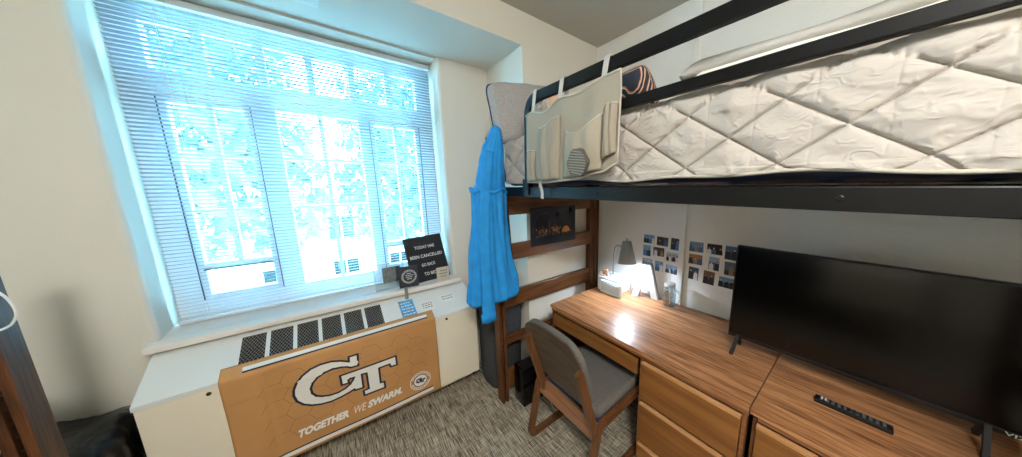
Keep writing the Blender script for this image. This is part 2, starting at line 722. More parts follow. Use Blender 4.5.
# window: white vinyl frame, transom lights over three lights
win = bpy.data.objects.new('window_1', None)
COL.objects.link(win)
win.location = (0, YG, WZ0)
WM[win.name] = Matrix.Translation((0, YG, WZ0))
win['kind'] = 'structure'
y0, y1 = YG - .01, YG + .06
mb = MB()
for b in ((-WX, -.64, WZ0 - .03, WZ1), (.64, WX, WZ0 - .03, WZ1), (-.64, .64, 2.515, WZ1), (-.64, .64, WZ0 - .03, .985),
          (-.64, .64, 2.145, 2.275), (-.305, -.195, .985, 2.145), (.232, .3, .985, 2.145)):
    mb.b2(b[0], b[1], y0, y1, b[2], b[3], 0.004)
struct('window_frame', mb, M['vinyl'], win)
for i, (a, b, c, d) in enumerate(((-.64, -.305, .985, 2.145), (.3, .64, .985, 2.145))):
    mb = MB()
    t = .028
    mb.b2(a, a + t, y0 + .01, y1 - .01, c, d, .003).b2(b - t, b, y0 + .01, y1 - .01, c, d, .003)
    mb.b2(a + t, b - t, y0 + .01, y1 - .01, d - t, d, .003).b2(a + t, b - t, y0 + .01, y1 - .01, c, c + t, .003)
    mb.b2(a + t, b - t, y0 + .01, y1 - .01, 1.17, 1.205, .003)
    struct('sash', mb, M['vinyl'], win)
    g = MB()      # dark weather seal round the sash
    for q in ((a - .004, a, c, d), (b, b + .004, c, d)):
        g.b2(q[0], q[1], y0 - .003, y0 + .02, q[2], q[3])
    g.b2(a, b, y0 - .003, y0 + .02, d, d + .005)
    g.b2(a + .02, b - .02, y0 - .003, y0 + .02, 1.165, 1.17)
    struct('weather_seal', g, M['black_matte'], win)
mb = MB()
for x in (-.466, -.21 + .2, .452, .015, -.24, .225):
    pass
for x, z0, z1 in ((-.468, 1.2, 2.145), (.47, 1.2, 2.145), (.018, .985, 2.145), (-.46, 2.275, 2.515), (-.225, 2.275, 2.515), (.0, 2.275, 2.515), (.225, 2.275, 2.515), (.452, 2.275, 2.515)):
    w = .012 if z0 < 2 else .02
    mb.b2(x - w, x + w, y0 + .012, y1 - .012, z0, z1)
for a, b in ((-.612, -.333), (-.195, .232), (.328, .612)):
    for z in (1.52, 1.84):
        mb.b2(a, b, y0 + .02, y1 - .02, z - .009, z + .009)
struct('muntin', mb, M['vinyl'], win)
mb = MB()
mb.b2(-.64, .64, YG + .024, YG + .028, .985, 2.515)
struct('window_pane', mb, M['glass'], win)

# ------------------------------------------------------------------ blinds
bl = thing('window_blind', 'pale blue-white slatted window blind lowered over the whole window', 'window blind', (0, 2.46, WZ0))
YS = 2.455
mb = MB()
mb.b2(-.728, .728, YS - .016, YS + .022, 2.572, 2.606, .003)
mb.build('head_rail', M['rail_grey'], bl)
mb = MB()
mb.b2(-.735, -.728, YS - .02, YS + .026, 2.566, 2.61, .002)
mb.build('end_bracket', M['bracket'], bl)
mb = MB()
mb.b2(.728, .735, YS - .02, YS + .026, 2.566, 2.61, .002)
mb.build('end_bracket', M['bracket'], bl)
mb = MB()
NS, PITCH = 79, .0207
TILT = math.radians(-17)
for k in range(NS):
    z = .925 + k * PITCH
    dx = random.uniform(-.002, .002)
    prof = []
    for q in range(5):
        s_ = -1 + q / 2
        a, h = s_ * .0125, .0022 * (1 - s_ * s_)
        prof.append((a * math.cos(TILT) - h * math.sin(TILT), a * math.sin(TILT) + h * math.cos(TILT)))
    for (p0, q0), (p1, q1) in zip(prof, prof[1:]):
        mb.flat([(-.722 + dx, YS + p0, z + q0), (.722 + dx, YS + p0, z + q0), (.722 + dx, YS + p1, z + q1), (-.722 + dx, YS + p1, z + q1)])
mb.build('slats', M['slat'], bl, smooth=True, weld=True)
mb = MB()
mb.b2(-.724, .724, YS - .013, YS + .013, .89, .906, .004)
mb.build('bottom_rail', M['rail_grey'], bl)
for x in (-.56, 0.0, .56):
    mb = MB()
    for dy in (-.0135, .0135):
        mb.tube([(x, YS + dy, .9), (x, YS + dy, 2.58)], .0009, 5)
    mb.build('ladder_cord', M['cord'], bl)
mb = MB()
mb.tube([(-.515, YS - .022, 2.575), (-.512, YS - .022, 1.55)], .0032, 8)
mb.build('tilt_wand', M['acrylic'], bl)

# ------------------------------------------------------------------ heater cabinet
SL = .446
HY, HZ = 1.972, .715


def slope(x, y, up=0.0):
    return (x, y - up * .407, HZ + SL * (y - HY) + up * .913)


ht = thing('heater_cabinet', 'long cream metal heater cabinet with sloped top under the window', 'heater', (0, 2.12, 0))
HX0, HX1 = -.757, .80
mb = MB()
mb.prism([(HY, .19), (HY, HZ - .022), (2.212, HZ - .022 + SL * .24), (2.272, .815), (2.272, .03), (2.16, .03), (2.16, .2), (HY + .01, .2)],
         lambda y, z: (HX0, y, z), lambda y, z: (HX1, y, z))
mb.build('body', M['heater'], ht)
mb = MB()
mb.prism([(HY - .004, HZ - .020), (HY - .004, HZ), (2.212, HZ + SL * .24 + .002), (2.272, .845), (2.272, .82), (2.212, HZ - .018 + SL * .24)],
         lambda y, z: (HX0 - .004, y, z), lambda y, z: (HX1 + .004, y, z))
mb.build('top_panel', M['heatertop'], ht)
for a, b, z0 in ((HX0 + .001, .168, .19), (.172, HX1 - .001, .19)):
    mb = MB()
    mb.b2(a, b, HY - .003, HY + .01, z0, HZ - .024, .0015)
    mb.build('access_panel', M['heater'], ht)
mb = MB()
mb.b2(HX0 + .02, HX1 - .004, 2.135, 2.16, 0, .2)
mb.build('toe_kick', M['heater'], ht)
mb = MB()
mb.b2(.172, HX1 - .001, HY + .004, HY + .016, .13, .187, .0015)
mb.build('lower_panel', M['heater'], ht)
for x in (-.552, .568):
    mb = MB()
    mb.lathe([(0, -.006), (.008, -.005), (.009, 0)], (x, HY - .004, .672), 12, Matrix.Rotation(PI / 2, 3, 'X').inverted())
    mb.build('latch_screw', M['pin'], ht)
for k in range(6):
    x0 = -.46 + k * .1114
    x1 = x0 + .0935
    mb = MB()
    ya, yb = 2.03, 2.205
    mb.prism([(x0, ya), (x1, ya), (x1, yb), (x0, yb)], lambda x, y: slope(x, y, .0005), lambda x, y: slope(x, y, .0025))
    gr = mb.build('grille', M['black_matte'], ht)
    mb = MB()
    nrow = 14
    for i in range(nrow):
        yy = ya + .006 + (yb - ya - .012) * i / (nrow - 1)
        pts = []
        for q in range(13):
            x = x0 + .003 + (x1 - x0 - .006) * q / 12
            pts.append(Vector(slope(x, yy + (.0055 if (q + i) % 2 else -.0055), .0035)))
        mb.tube(pts, .0013, 4)
    mb.build('wire_mesh', M['wire'], gr)

# stickers on the heater top
def sticker(x0, x1, y0, y1, m, label, lines, skew=0.0):
    t = thing('sticker', label, 'sticker', slope((x0 + x1) / 2, (y0 + y1) / 2, .002))
    mb = MB()
    mb.prism([(x0, y0), (x1, y0 - skew), (x1, y1 - skew), (x0, y1)], lambda x, y: slope(x, y, .0026), lambda x, y: slope(x, y, .0034))
    mb.build('sheet', m, t)
    mb = MB()
    for i in range(lines):
        yy = y1 - (y1 - y0) * (i + 1) / (lines + 1)
        x = x0 + (x1 - x0) * .12
        while x < x1 - (x1 - x0) * .2:
            w = random.uniform(.008, .02)
            mb.flat([slope(x, yy - .004, .0037), slope(min(x + w, x1 - .006), yy - .004, .0037), slope(min(x + w, x1 - .006), yy + .004, .0037), slope(x, yy + .004, .0037)])
            x += w + .006
    mb.build('print', M['ink'] if m is M['paper'] else M['whiteink'], t)


sticker(.298, .392, 2.025, 2.185, M['bluepaper'], 'blue printed sticker on the heater top beside the black grilles', 5)
sticker(.428, .52, 2.05, 2.125, M['paper'], 'small white printed sticker on the heater top next to the blue one', 3, .01)
sticker(.575, .68, 2.08, 2.15, M['paper'], 'small white printed sticker on the heater top nearest the blue robe', 2, .01)

# ------------------------------------------------------------------ banner
bn = thing('banner', 'gold honeycomb college banner with white lettering hung over the heater front', 'banner', (0, 1.955, .15))
YBN = 1.957


def ban(x, z, up=0.0):
    """the banner's hanging face with soft folds"""
    w = .004 * math.sin(x * 9 + z * 3) + .003 * math.sin(z * 14 + x * 4) + .003 * math.exp(-((x + .37) / .012) ** 2) + .002 * math.exp(-((z - .585) / .008) ** 2)
    return (x, YBN - w - up, z)


mb = MB()
BX0, BX1 = -.517, .486


def banfn(u, v):
    x = BX0 + (BX1 - BX0) * u
    if v < .84:
        zb = .142 + .004 * math.sin(x * 7)
        z = zb + (.7 - zb) * v / .84
        return ban(x, z)
    k = (v - .84) / .16
    a = k * 1.0
    if k < .4:
        an = (k / .4) * (PI / 2 - math.atan(SL))
        p = ban(x, .7)
        return (x, p[1] + .016 * (1 - math.cos(an)), .7 + .021 * math.sin(an))
    q = (k - .4) / .6
    p = slope(x, 1.972 + .062 * q, .0055)
    return p


mb.grid(banfn, 100, 60)
mb.build('cloth', M['banner'], bn, smooth=True, solid=.0012)
logo = [(0.023, 0.63), (0.019, 0.555), (-0.017, 0.558), (-0.036, 0.572), (-0.062, 0.582), (-0.1, 0.589), (-0.138, 0.583), (-0.171, 0.566), (-0.193, 0.542), (-0.205, 0.512), (-0.203, 0.479), (-0.188, 0.453), (-0.165, 0.438), (-0.132, 0.426), (-0.093, 0.424), (-0.059, 0.433), (-0.033, 0.45), (-0.016, 0.473), (-0.01, 0.485), (-0.029, 0.487), (-0.038, 0.482), (-0.038, 0.461), (-0.072, 0.464), (-0.073, 0.529), (0.22, 0.526), (0.22, 0.461), (0.185, 0.464), (0.179, 0.485), (0.12, 0.486), (0.119, 0.379), (0.14, 0.375), (0.14, 0.331), (0.028, 0.335), (0.026, 0.37), (0.054, 0.371), (0.053, 0.484), (0.029, 0.487), (0.028, 0.392), (-0.014, 0.396), (-0.018, 0.405), (-0.042, 0.397), (-0.084, 0.387), (-0.131, 0.382), (-0.174, 0.389), (-0.215, 0.405), (-0.247, 0.43), (-0.269, 0.463), (-0.277, 0.503), (-0.273, 0.536), (-0.258, 0.572), (-0.231, 0.606), (-0.193, 0.631), (-0.15, 0.641), (-0.101, 0.638), (-0.057, 0.622), (-0.023, 0.601), (-0.021, 0.631)]
logo = [(x, z + .005) for x, z in logo]
HEX = True


def fill_poly(mb, poly, fn, cuts=3):
    from mathutils.geometry import tessellate_polygon
    P = [Vector((x, z, 0)) for x, z in poly]
    for tri in tessellate_polygon([P]):
        a, b, c = [P[k] for k in tri]
        n = max(1, int(max((a - b).length, (b - c).length, (c - a).length) / .025)) if cuts else 1
        g = {}
        for p in range(n + 1):
            for q in range(n + 1 - p):
                v = a + (b - a) * (p / n) + (c - a) * (q / n)
                g[p, q] = mb.bm.verts.new(Vector(fn(v.x, v.y)))
        for p in range(n):
            for q in range(n - p):
                mb.bm.faces.new((g[p, q], g[p + 1, q], g[p, q + 1]))
                if p + q < n - 1:
                    mb.bm.faces.new((g[p + 1, q], g[p + 1, q + 1], g[p, q + 1]))


def fine_stroke(mb, poly, fn, w, closed=True):
    dense = []
    n = len(poly)
    for i in range(n if closed else n - 1):
        a, b = Vector(poly[i]), Vector(poly[(i + 1) % n])
        k = max(1, int((b - a).length / .03))
        dense += [tuple(a + (b - a) * j / k) for j in range(k)]
    if not closed:
        dense.append(poly[-1])
    stroke(mb, dense, fn, w, closed)


mb = MB()
hr_ = .058
for i in range(-6, 7):
    for j in range(-1, 9):
        hx, hz = i * hr_ * 1.5, .16 + (j + .5 * (i % 2)) * hr_ * 1.732
        if not (-.40 < hx < .42 and .23 < hz < .66):
            continue
        hexp = [(hx + hr_ * math.cos(PI / 3 * k), hz + hr_ * math.sin(PI / 3 * k)) for k in range(4)]
        fine_stroke(mb, hexp, lambda x, z: ban(x, z, .0012), .0011, False)
mb.build('honeycomb_print', mat('honeycomb_ink', (150, 104, 58), .7), bn)
mb = MB()
fill_poly(mb, logo, lambda x, z: ban(x, z, .0022))
lg = mb.build('logo', M['whiteink'], bn, smooth=True)
mb = MB()
fine_stroke(mb, logo, lambda x, z: ban(x, z, .0034), .0055)
mb.build('logo_outline', M['navyink'], lg)
for body, x0, x1, bold in (('TOGETHER', -.290, -.056, .055), ('WE', -.036, .026, 0.0), ('SWARM.', .040, .236, .055)):
    mb = MB()
    add_text(mb, body, lambda u, v, x0=x0, x1=x1: ban(x0 + (x1 - x0) * u, .241 + .048 * v, .003), bold, .011 / (x1 - x0))
    mb.build('lettering', M['whiteink'], bn)
for nm, m, segs in (('stripe', M['whiteink'], ((.156, .179),)), ('stripe', M['navyink'], ((.180, .188),))):
    mb = MB()
    for z0, z1 in segs:
        for i in range(30):
            xa, xb = -.432 + .865 * i / 30, -.432 + .865 * (i + 1) / 30
            mb.flat([ban(xa, z0, .002), ban(xb, z0, .002), ban(xb, z1, .002), ban(xa, z1, .002)])
    mb.build(nm, m, bn)
mb = MB()
mb.prism([(-.44, 1.984), (.44, 1.984), (.44, 2.008), (-.44, 2.008)], lambda x, y: slope(x, y, .0064), lambda x, y: slope(x, y, .0085))
mb.build('stripe', M['whiteink'], bn)
mb = MB()
mb.prism([(-.44, 1.976), (.44, 1.976), (.44, 1.984), (-.44, 1.984)], lambda x, y: slope(x, y, .0066), lambda x, y: slope(x, y, .0087))
mb.build('stripe', M['navyink'], bn)
# round seal
mb = MB()
scx, scz = .352, .272


def circ(r, n=40):
    return [(scx + r * math.cos(2 * PI * k / n), scz + r * math.sin(2 * PI * k / n)) for k in range(n)]


fill_poly(mb, circ(.042, 24), lambda x, z: ban(x, z, .0022), 0)
fine_stroke(mb, circ(.066), lambda x, z: ban(x, z, .0022), .0025)
for k in range(26):
    a = 2 * PI * k / 26
    if k % 13 in (0, 12):
        continue
    p = [(scx + rr * math.cos(a + da), scz + rr * math.sin(a + da)) for rr, da in ((.05, -.08), (.05, .08), (.06, .07), (.06, -.07))]
    mb.flat([ban(*q, .0022) for q in p])
seal = mb.build('seal', M['whiteink'], bn)
mb = MB()
fine_stroke(mb, circ(.044), lambda x, z: ban(x, z, .0027), .0018)
k = .115
small = [(scx + (x + .03) * k, scz + (z - .49) * k) for x, z in logo]
fine_stroke(mb, small, lambda x, z: ban(x, z, .0028), .0028)
mb.build('seal_print', M['navyink'], seal)

# ------------------------------------------------------------------ things on the sill
SZ = WZ0 - .003
# letter board leaning on the blind
lb = thing('letter_board', 'large black felt letter board leaning on the blind at the right end of the sill', 'letter board', (.575, 2.275, SZ), rot=(math.radians(-22), math.radians(-4), math.radians(-2)))
Wl = WM[lb.name]


def L(x, y, z):
    return Wl @ Vector((x, y, z))


def lbox(mbx, x0, x1, y0, y1, z0, z1, bev=.002):
    t = bmesh.new()
    bmesh.ops.create_cube(t, size=1.0)
    bmesh.ops.scale(t, vec=(x1 - x0, y1 - y0, z1 - z0), verts=t.verts)
    if bev:
        bmesh.ops.bevel(t, geom=list(t.edges), offset=bev, segments=2, affect='EDGES')
    bmesh.ops.translate(t, vec=((x0 + x1) / 2, (y0 + y1) / 2, (z0 + z1) / 2), verts=t.verts)
    bmesh.ops.transform(t, matrix=Wl, verts=t.verts)
    mbx._join(t)


BW, BH = .29, .385
mb = MB()
lbox(mb, -BW / 2, BW / 2, 0, .014, .01, BH)
mb.build('felt_panel', M['felt'], lb)
mb = MB()
for q in ((-BW / 2, -BW / 2 + .012, .01, BH), (BW / 2 - .012, BW / 2, .01, BH), (-BW / 2, BW / 2, .01, .022), (-BW / 2, BW / 2, BH - .012, BH)):
    lbox(mb, q[0], q[1], -.004, .014, q[2], q[3])
mb.build('frame', M['black_matte'], lb)
for i, (w, s) in enumerate((('TODAY HAS', .52), ('BEEN CANCELLED', .84), ('GO BACK', .36), ('TO BED', .33))):
    zb = BH - .105 - i * .075
    mb = MB()
    add_text(mb, w, lambda u, v, s=s, zb=zb: L((u - .5) * BW * s, -.0035, zb + .026 * v), .012)
    mb.build('letter_row', M['whiteink'], lb)

# clear frame
af = thing('photo_holder', 'clear acrylic photo holder standing on the sill left of the letter board', 'photo frame', (.285, 2.3, SZ), rot=(math.radians(-8), 0, 0))
Wl = WM[af.name]
mb = MB()
lbox(mb, -.1, .1, 0, .004, .006, .195, .001)
mb.build('acrylic_sheet', M['acrylic'], af)
mb = MB()
for q in ((-.1, -.095, .006, .195), (.095, .1, .006, .195), (-.095, .095, .19, .195), (-.095, .095, .006, .012)):
    lbox(mb, q[0], q[1], -.006, .006, q[2], q[3], .001)
mb.build('frame', M['bracket'], af)
mb = MB()
lbox(mb, -.045, .075, .005, .008, .05, .165, .0)
mb.build('picture', mat('frame_picture', (74, 88, 98), .5, var=.7, vscale=30), af)
mb = MB()
lbox(mb, -.1, .1, -.02, .02, .002, .008, .001)
mb.build('foot', M['acrylic'], af)

# dark wreath sign
ws = thing('wreath_sign', 'small dark square sign with a pale wreath in front of the letter board', 'sign', (.396, 2.232, SZ), rot=(math.radians(-6), math.radians(3), math.radians(2)))
Wl = WM[ws.name]
mb = MB()
lbox(mb, -.066, .066, 0, .016, .004, .165, .002)
mb.build('panel', mat('dark_sign_wood', (44, 46, 50), .6), ws)
mb = MB()
for k in range(26):
    a = 2 * PI * k / 26
    for rr, da in ((.05, .0), (.043, .1)):
        c_ = Vector((rr * math.cos(a + da), rr * math.sin(a + da) + .086))
        d = Vector((math.cos(a + 1.1 + da * 14), math.sin(a + 1.1 + da * 14))) * .007
        n_ = Vector((-d.y, d.x)) * .35
        mb.flat([L(*(q.x, -.0012, q.y)) for q in (c_ - d, c_ + n_, c_ + d, c_ - n_)])
for i, w in enumerate((.03, .05, .044, .03)):
    x = -w / 2
    zz = .107 - i * .014
    while x < w / 2:
        e = random.uniform(.004, .009)
        mb.flat([L(x, -.0012, zz), L(x + e, -.0012, zz), L(x + e, -.0012, zz + .006), L(x, -.0012, zz + .006)])
        x += e + .003
mb.build('wreath_print', M['whiteink'], ws)

sw = thing('wood_sign', 'small pale wooden block sign at the foot of the letter board', 'sign', (.652, 2.24, SZ), rot=(math.radians(-4), 0, math.radians(-2)))
Wl = WM[sw.name]
mb = MB()
lbox(mb, -.048, .048, 0, .02, .001, .106, .002)
mb.build('block', M['signwood'], sw)
mb = MB()
for i, w in enumerate((.05, .06, .04)):
    x = -w / 2
    zz = .075 - i * .024
    while x < w / 2:
        e = random.uniform(.006, .012)
        mb.flat([L(x, -.0008, zz), L(x + e, -.0008, zz), L(x + e, -.0008, zz + .01), L(x, -.0008, zz + .01)])
        x += e + .004
mb.build('print', M['ink'], sw)

mb = MB()
mb.box((.362, 2.193, .845), (.022, .006, .13), .002, Matrix.Rotation(math.radians(4), 3, 'X'))
tag(mb.build('wooden_stick', M['stickwood']), 'short grey wooden stick leaning on the sill edge below the wreath sign', 'stick')

# ------------------------------------------------------------------ beds
def end_frame(root, sx, x_in, x_out, tops, yb_=1.722):
    """the wooden end: twin slotted posts, planks; sx=+1 right bed, -1 its mirror"""
    def bx(mbq, a, b, y0, y1, z0, z1, bev=.003):
        a, b = sorted((sx * a, sx * b))
        mbq.b2(a, b, y0, y1, z0, z1, bev)
    for xa, xb in ((x_in, x_in + .022), (x_in + .033, x_in + .056)):
        mb = MB()
        bx(mb, xa, xb, 1.645, yb_, 0, tops)
        mb.build('post', M['dark_wood_z'], root)
    z = .08
    while z < tops - .03:
        mb = MB()
        a, b = sorted((sx * (x_in + .020), sx * (x_in + .035)))
        mb.tube([(a, 1.66, z), (b, 1.66, z)], .004, 6)
        mb.build('peg', M['pin'], root)
        z += .05
    for xa, xb in ((x_out - .052, x_out - .028), (x_out - .021, x_out)):
        mb = MB()
        bx(mb, xa, xb, 1.645, yb_, 0, tops)
        mb.build('post', M['dark_wood_z'], root)
    mb = MB()
    bx(mb, x_out - .1, x_out - .052, 1.66, 1.715, 0, tops)
    mb.build('post', M['dark_wood_z'], root)


bed = thing('loft_bed', 'raised loft bed with black metal rails and slotted brown wooden end frame', 'bed', (1.4, .65, 0))
end_frame(bed, 1, .834, 1.905, 1.97)
for z0, z1 in ((1.447, 1.60), (1.116, 1.236), (.755, .882), (.46, .53), (.08, .25)):
    mb = MB()
    mb.b2(.890, 1.805, 1.668, 1.70, z0, z1, .004)
    mb.build('plank', M['dark_wood_x'], bed)
mb = MB()
mb.b2(.890, 1.805, 1.668, 1.70, 1.68, 1.80, .004)
mb.build('plank', M['dark_wood_x'], bed)
for xa in (.866, 1.853):
    mb = MB()
    mb.b2(xa, xa + .052, -.535, -.458, 0, 1.97, .003)
    mb.build('post', M['dark_wood_z'], bed)
for z0, z1 in ((1.68, 1.80), (1.447, 1.60), (1.116, 1.236), (.80, .92)):
    mb = MB()
    mb.b2(.918, 1.853, -.512, -.48, z0, z1, .004)
    mb.build('plank', M['dark_wood_x'], bed)
# metal frame
mb = MB()
mb.b2(.885, .912, -.45, 1.632, 1.588, 1.645, .004)
mb.b2(.885, .94, -.45, 1.632, 1.588, 1.594, .002)
beam = mb.build('side_rail', M['black_metal'], bed)
for y in (1.58, .78, .05):
    mb = MB()
    mb.lathe([(.008, -.002), (.008, .0015), (.005, .003), (0, .003)], (.885, y, 1.617), 12, Matrix.Rotation(-PI / 2, 3, 'Y'))
    mb.build('rail_bolt', M['black_metal'], beam)
mb = MB()
mb.b2(1.86, 1.887, -.45, 1.632, 1.588, 1.645, .004)
mb.build('side_rail', M['black_metal'], bed)
mb = MB()
for k in range(10):
    y = -.35 + k * .21
    mb.b2(.912, 1.86, y - .02, y + .02, 1.63, 1.643)
mb.b2(.912, 1.86, 1.60, 1.632, 1.6, 1.64)
mb.build('spring_deck', M['black_metal'], bed)
mb = MB()
sec = [(.0235, .013), (-.0235, .013), (-.0235, -.013), (.0235, -.013)]
path = fillet([(.897, -.45, 2.114), (.897, 1.30, 2.114), (.897, 1.315, 1.62)], .09, 8)
# guard rail: flat bar along the top curving down to the side rail
pts = [Vector(p) for p in path]
mb.tube(pts, 1, section=[(.012, .0235), (-.012, .0235), (-.012, -.0235), (.012, -.0235)], up=(1, 0, 0))
gr = mb.build('guard_rail', M['black_metal'], bed)
mb = MB()
mb.b2(.885, .909, -.45, 1.30, 1.938, 1.974, .004)
mb.build('guard_bar', M['black_metal'], bed)
mb = MB()
mb.b2(.874, .886, 1.285, 1.345, 1.60, 1.69, .003)
mb.build('rail_bracket', M['black_metal'], bed)

# mattress on the loft
mb = MB()
mb.b2(.935, 1.86, -.42, 1.62, 1.652, 1.84, .03)
tag(mb.build('mattress', M['navy'], angle=50), 'navy vinyl mattress under the beige quilted pad on the loft bed', 'mattress')


# quilted pad
def quilt():
    x0, x1, y0, y1 = .912, 1.875, -.44, 1.642
    r = .06
    per = []
    def corner(cx, cy, a0):
        n = 10
        for k in range(n + 1):
            a = math.radians(a0 + 90 * k / n)
            per.append((cx + r * math.cos(a), cy + r * math.sin(a), math.cos(a), math.sin(a)))
    def edge(p, q, nrm, n):
        for k in range(1, n):
            per.append((p[0] + (q[0] - p[0]) * k / n, p[1] + (q[1] - p[1]) * k / n, *nrm))
    corner(x0 + r, y1 - r, 90)
    edge((x0, y1 - r), (x0, y0 + r), (-1, 0), 720)
    corner(x0 + r, y0 + r, 180)
    edge((x0 + r, y0), (x1 - r, y0), (0, -1), 40)
    corner(x1 - r, y0 + r, 270)
    edge((x1, y0 + r), (x1, y1 - r), (1, 0), 80)
    corner(x1 - r, y1 - r, 0)
    edge((x1 - r, y1), (x0 + r, y1), (0, 1), 40)
    # arc length
    S = [0]
    for a, b in zip(per, per[1:]):
        S.append(S[-1] + math.hypot(b[0] - a[0], b[1] - a[1]))
    prof = []           # (inset, z, outward weight, up weight, t)
    zb, zt, rt = 1.678, 1.945, .05
    n1 = 70
    t = 0
    for k in range(n1 + 1):
        z = zb + (zt - rt - zb) * k / n1
        prof.append((0, z, 1, 0, z - zb))
    for k in range(1, 9):
        a = PI / 2 * k / 8
        prof.append((rt * (1 - math.cos(a)), zt - rt + rt * math.sin(a), math.cos(a), math.sin(a), zt - rt - zb + rt * a))
    for k in range(1, 10):
        prof.append((rt + .40 * k / 9, zt, 0, 1, zt - rt - zb + rt * PI / 2 + .40 * k / 9))
    mb = MB()
    V = []
    rnd = random.Random(3)
    ph = [rnd.uniform(0, 6) for _ in range(12)]
    for ins, z, wo, wu, t in prof:
        row = []
        for (x, y, nx, ny), s in zip(per, S):
            P, Q = .242, .162
            a = ((s - 1.498) / P + (t - .026) / Q)
            b = ((s - 1.498) / P - (t - .026) / Q)
            ua = abs(math.sin(PI * a))
            ub = abs(math.sin(PI * b))
            puff = (min(ua, ub) ** .45) * .015
            # small crumples running off the seams
            wr = .0016 * math.sin(31 * s + 40 * t + ph[0] + 2 * math.sin(9 * s)) + .0014 * math.sin(53 * s - 60 * t + ph[1]) + .0012 * math.sin(90 * t + 23 * s + ph[2])
            fold = math.exp(-(((a + b) % 1 - .5) / .02) ** 2) * .0015
            d = puff - fold - .006 - .007 * math.exp(-(min(ua, ub) / .06) ** 2) + wr * (0.4 + ua * ub)
            zz = z
            if t < .02:
                zz = z + .006 * math.sin(s * 7 + ph[3]) * (1 - t / .02) + .004 * math.sin(s * 17)* (1 - t / .02)
                d += .004
            px = x - nx * ins + nx * d * wo
            py = y - ny * ins + ny * d * wo
            # keep the caps inside the rim
            px = min(max(px, x0 - .02), x1 + .02)
            row.append(mb.bm.verts.new((px, py, zz + d * wu)))
        V.append(row)
    n = len(per)
    for A, B in zip(V, V[1:]):
        for j in range(n):
            mb.bm.faces.new((A[j], A[(j + 1) % n], B[(j + 1) % n], B[j]))
    mb.bm.faces.new(V[-1])
    o = mb.build('quilted_pad', M['quilt'], smooth=True)
    pipe = MB()
    pts = []
    for (x, y, nx, ny), s in zip(per, S):
        zz = 1.676 + .006 * math.sin(s * 7 + ph[3]) + .004 * math.sin(s * 17)
        pts.append((x + nx * .004, y + ny * .004, zz))
    pipe.tube(pts[::2], .005, 6, closed=True)
    pipe.build('piping', M['trim_cloth'], o, smooth=True)
    return tag(o, 'beige diamond-quilted mattress pad covering the loft bed mattress', 'mattress pad')


quilt()


# folded fleece on top of the mattress
def slab(mb, x0, x1, y0, y1, z0, z1, amp, ph):
    """soft folded slab with rounded long edges, wavy top"""
    r = (z1 - z0) / 2
    def fn(u, v):
        y = y0 + (y1 - y0) * u
        k = 1.0 - .75 * max(0, (u - .93) / .07) ** 2
        a = 2 * PI * v
        cx_ = (x1 - r) if math.cos(a) > 0 else (x0 + r)
        x = cx_ + r * math.cos(a) + amp * math.sin(y * 17 + ph)
        z = z0 + r * k + r * k * math.sin(a) + amp * (1 + math.sin(a)) * math.sin(y * 11 + x * 9 + ph)
        return (x, y, z)
    V = mb.grid(fn, 60, 28)
    mb.bm.faces.new(V[0][:-1])
    mb.bm.faces.new(list(reversed(V[-1][:-1])))


def fleece():
    mb = MB()
    slab(mb, .972, 1.5, -.42, .49, 2.012, 2.052, .0035, .4)
    o = mb.build('folded_blanket', M['duvet'], smooth=True)
    mb = MB()
    slab(mb, .968, 1.49, -.42, .475, 1.952, 2.022, .003, 1.7)
    mb.build('white_lining', M['duvet_white'], o, smooth=True)
    tag(o, 'folded grey fleece blanket with white lining on the loft bed beside the rail', 'blanket')


fleece()


def pillow_mesh(mb, W, w, h, th, side=0, n=22, puffpow=.5):
    """pillow in local x (width), z (height), y (thickness); side 0 both, -1 front half, +1 back half"""
    def pt(u, v, s):
        a, b = 2 * u - 1, 2 * v - 1
        rc = 1 - .13 * (a * a * b * b) ** 1.5
        t = ((1 - a ** 4) * (1 - b ** 4)) ** puffpow
        pinx = 1 - .04 * (1 - b * b) * abs(a) ** 3
        pinz = 1 - .05 * (1 - a * a) * abs(b) ** 3
        return W @ Vector((a * rc * w / 2 * pinx, s * th / 2 * t + .004 * math.sin(9 * a + 5 * b), b * rc * h / 2 * pinz))
    for s in ((-1, 1) if side == 0 else (side,)):
        mb.grid(lambda u, v: pt(u, v, s), n, n)


pl = thing('pillow', 'grey waffle-weave pillow with blue backing propped against the wall at the bed end', 'pillow', (1.095, 1.615, 2.13), rot=(math.radians(-10), math.radians(-7), math.radians(-4)))
mb = MB()
pillow_mesh(mb, WM[pl.name], .53, .41, .17, -1, 26, .34)
mb.build('front_cover', M['pillow'], pl, smooth=True, weld=True)
mb = MB()
pillow_mesh(mb, WM[pl.name], .545, .42, .12, 1, 26)
mb.build('back_cover', M['pillow_blue'], pl, smooth=True, weld=True)

mb = MB()
pillow_mesh(mb, Matrix.Translation((1.16, .845, 2.05)) @ Euler((math.radians(-28), 0, math.radians(78))).to_matrix().to_4x4(), .36, .26, .13)
tag(mb.build('cushion', M['aztec'], smooth=True, weld=True), 'orange and navy zigzag cushion behind the hanging organizer on the bed', 'cushion')
mb = MB()
pillow_mesh(mb, Matrix.Translation((1.12, 1.33, 2.07)) @ Euler((math.radians(-20), 0, math.radians(60))).to_matrix().to_4x4(), .3, .26, .12)
tag(mb.build('cushion', M['peach'], smooth=True, weld=True), 'small plain peach cushion between the grey pillow and the guard rail', 'cushion')


# ------------------------------------------------------------------ hanging organizer on the guard rail
cd = thing('bedside_caddy', 'beige canvas pocket organizer strapped over the black guard rail', 'organizer', (.865, .93, 1.69))
YA, YZ = 1.27, .652       # left and right edges


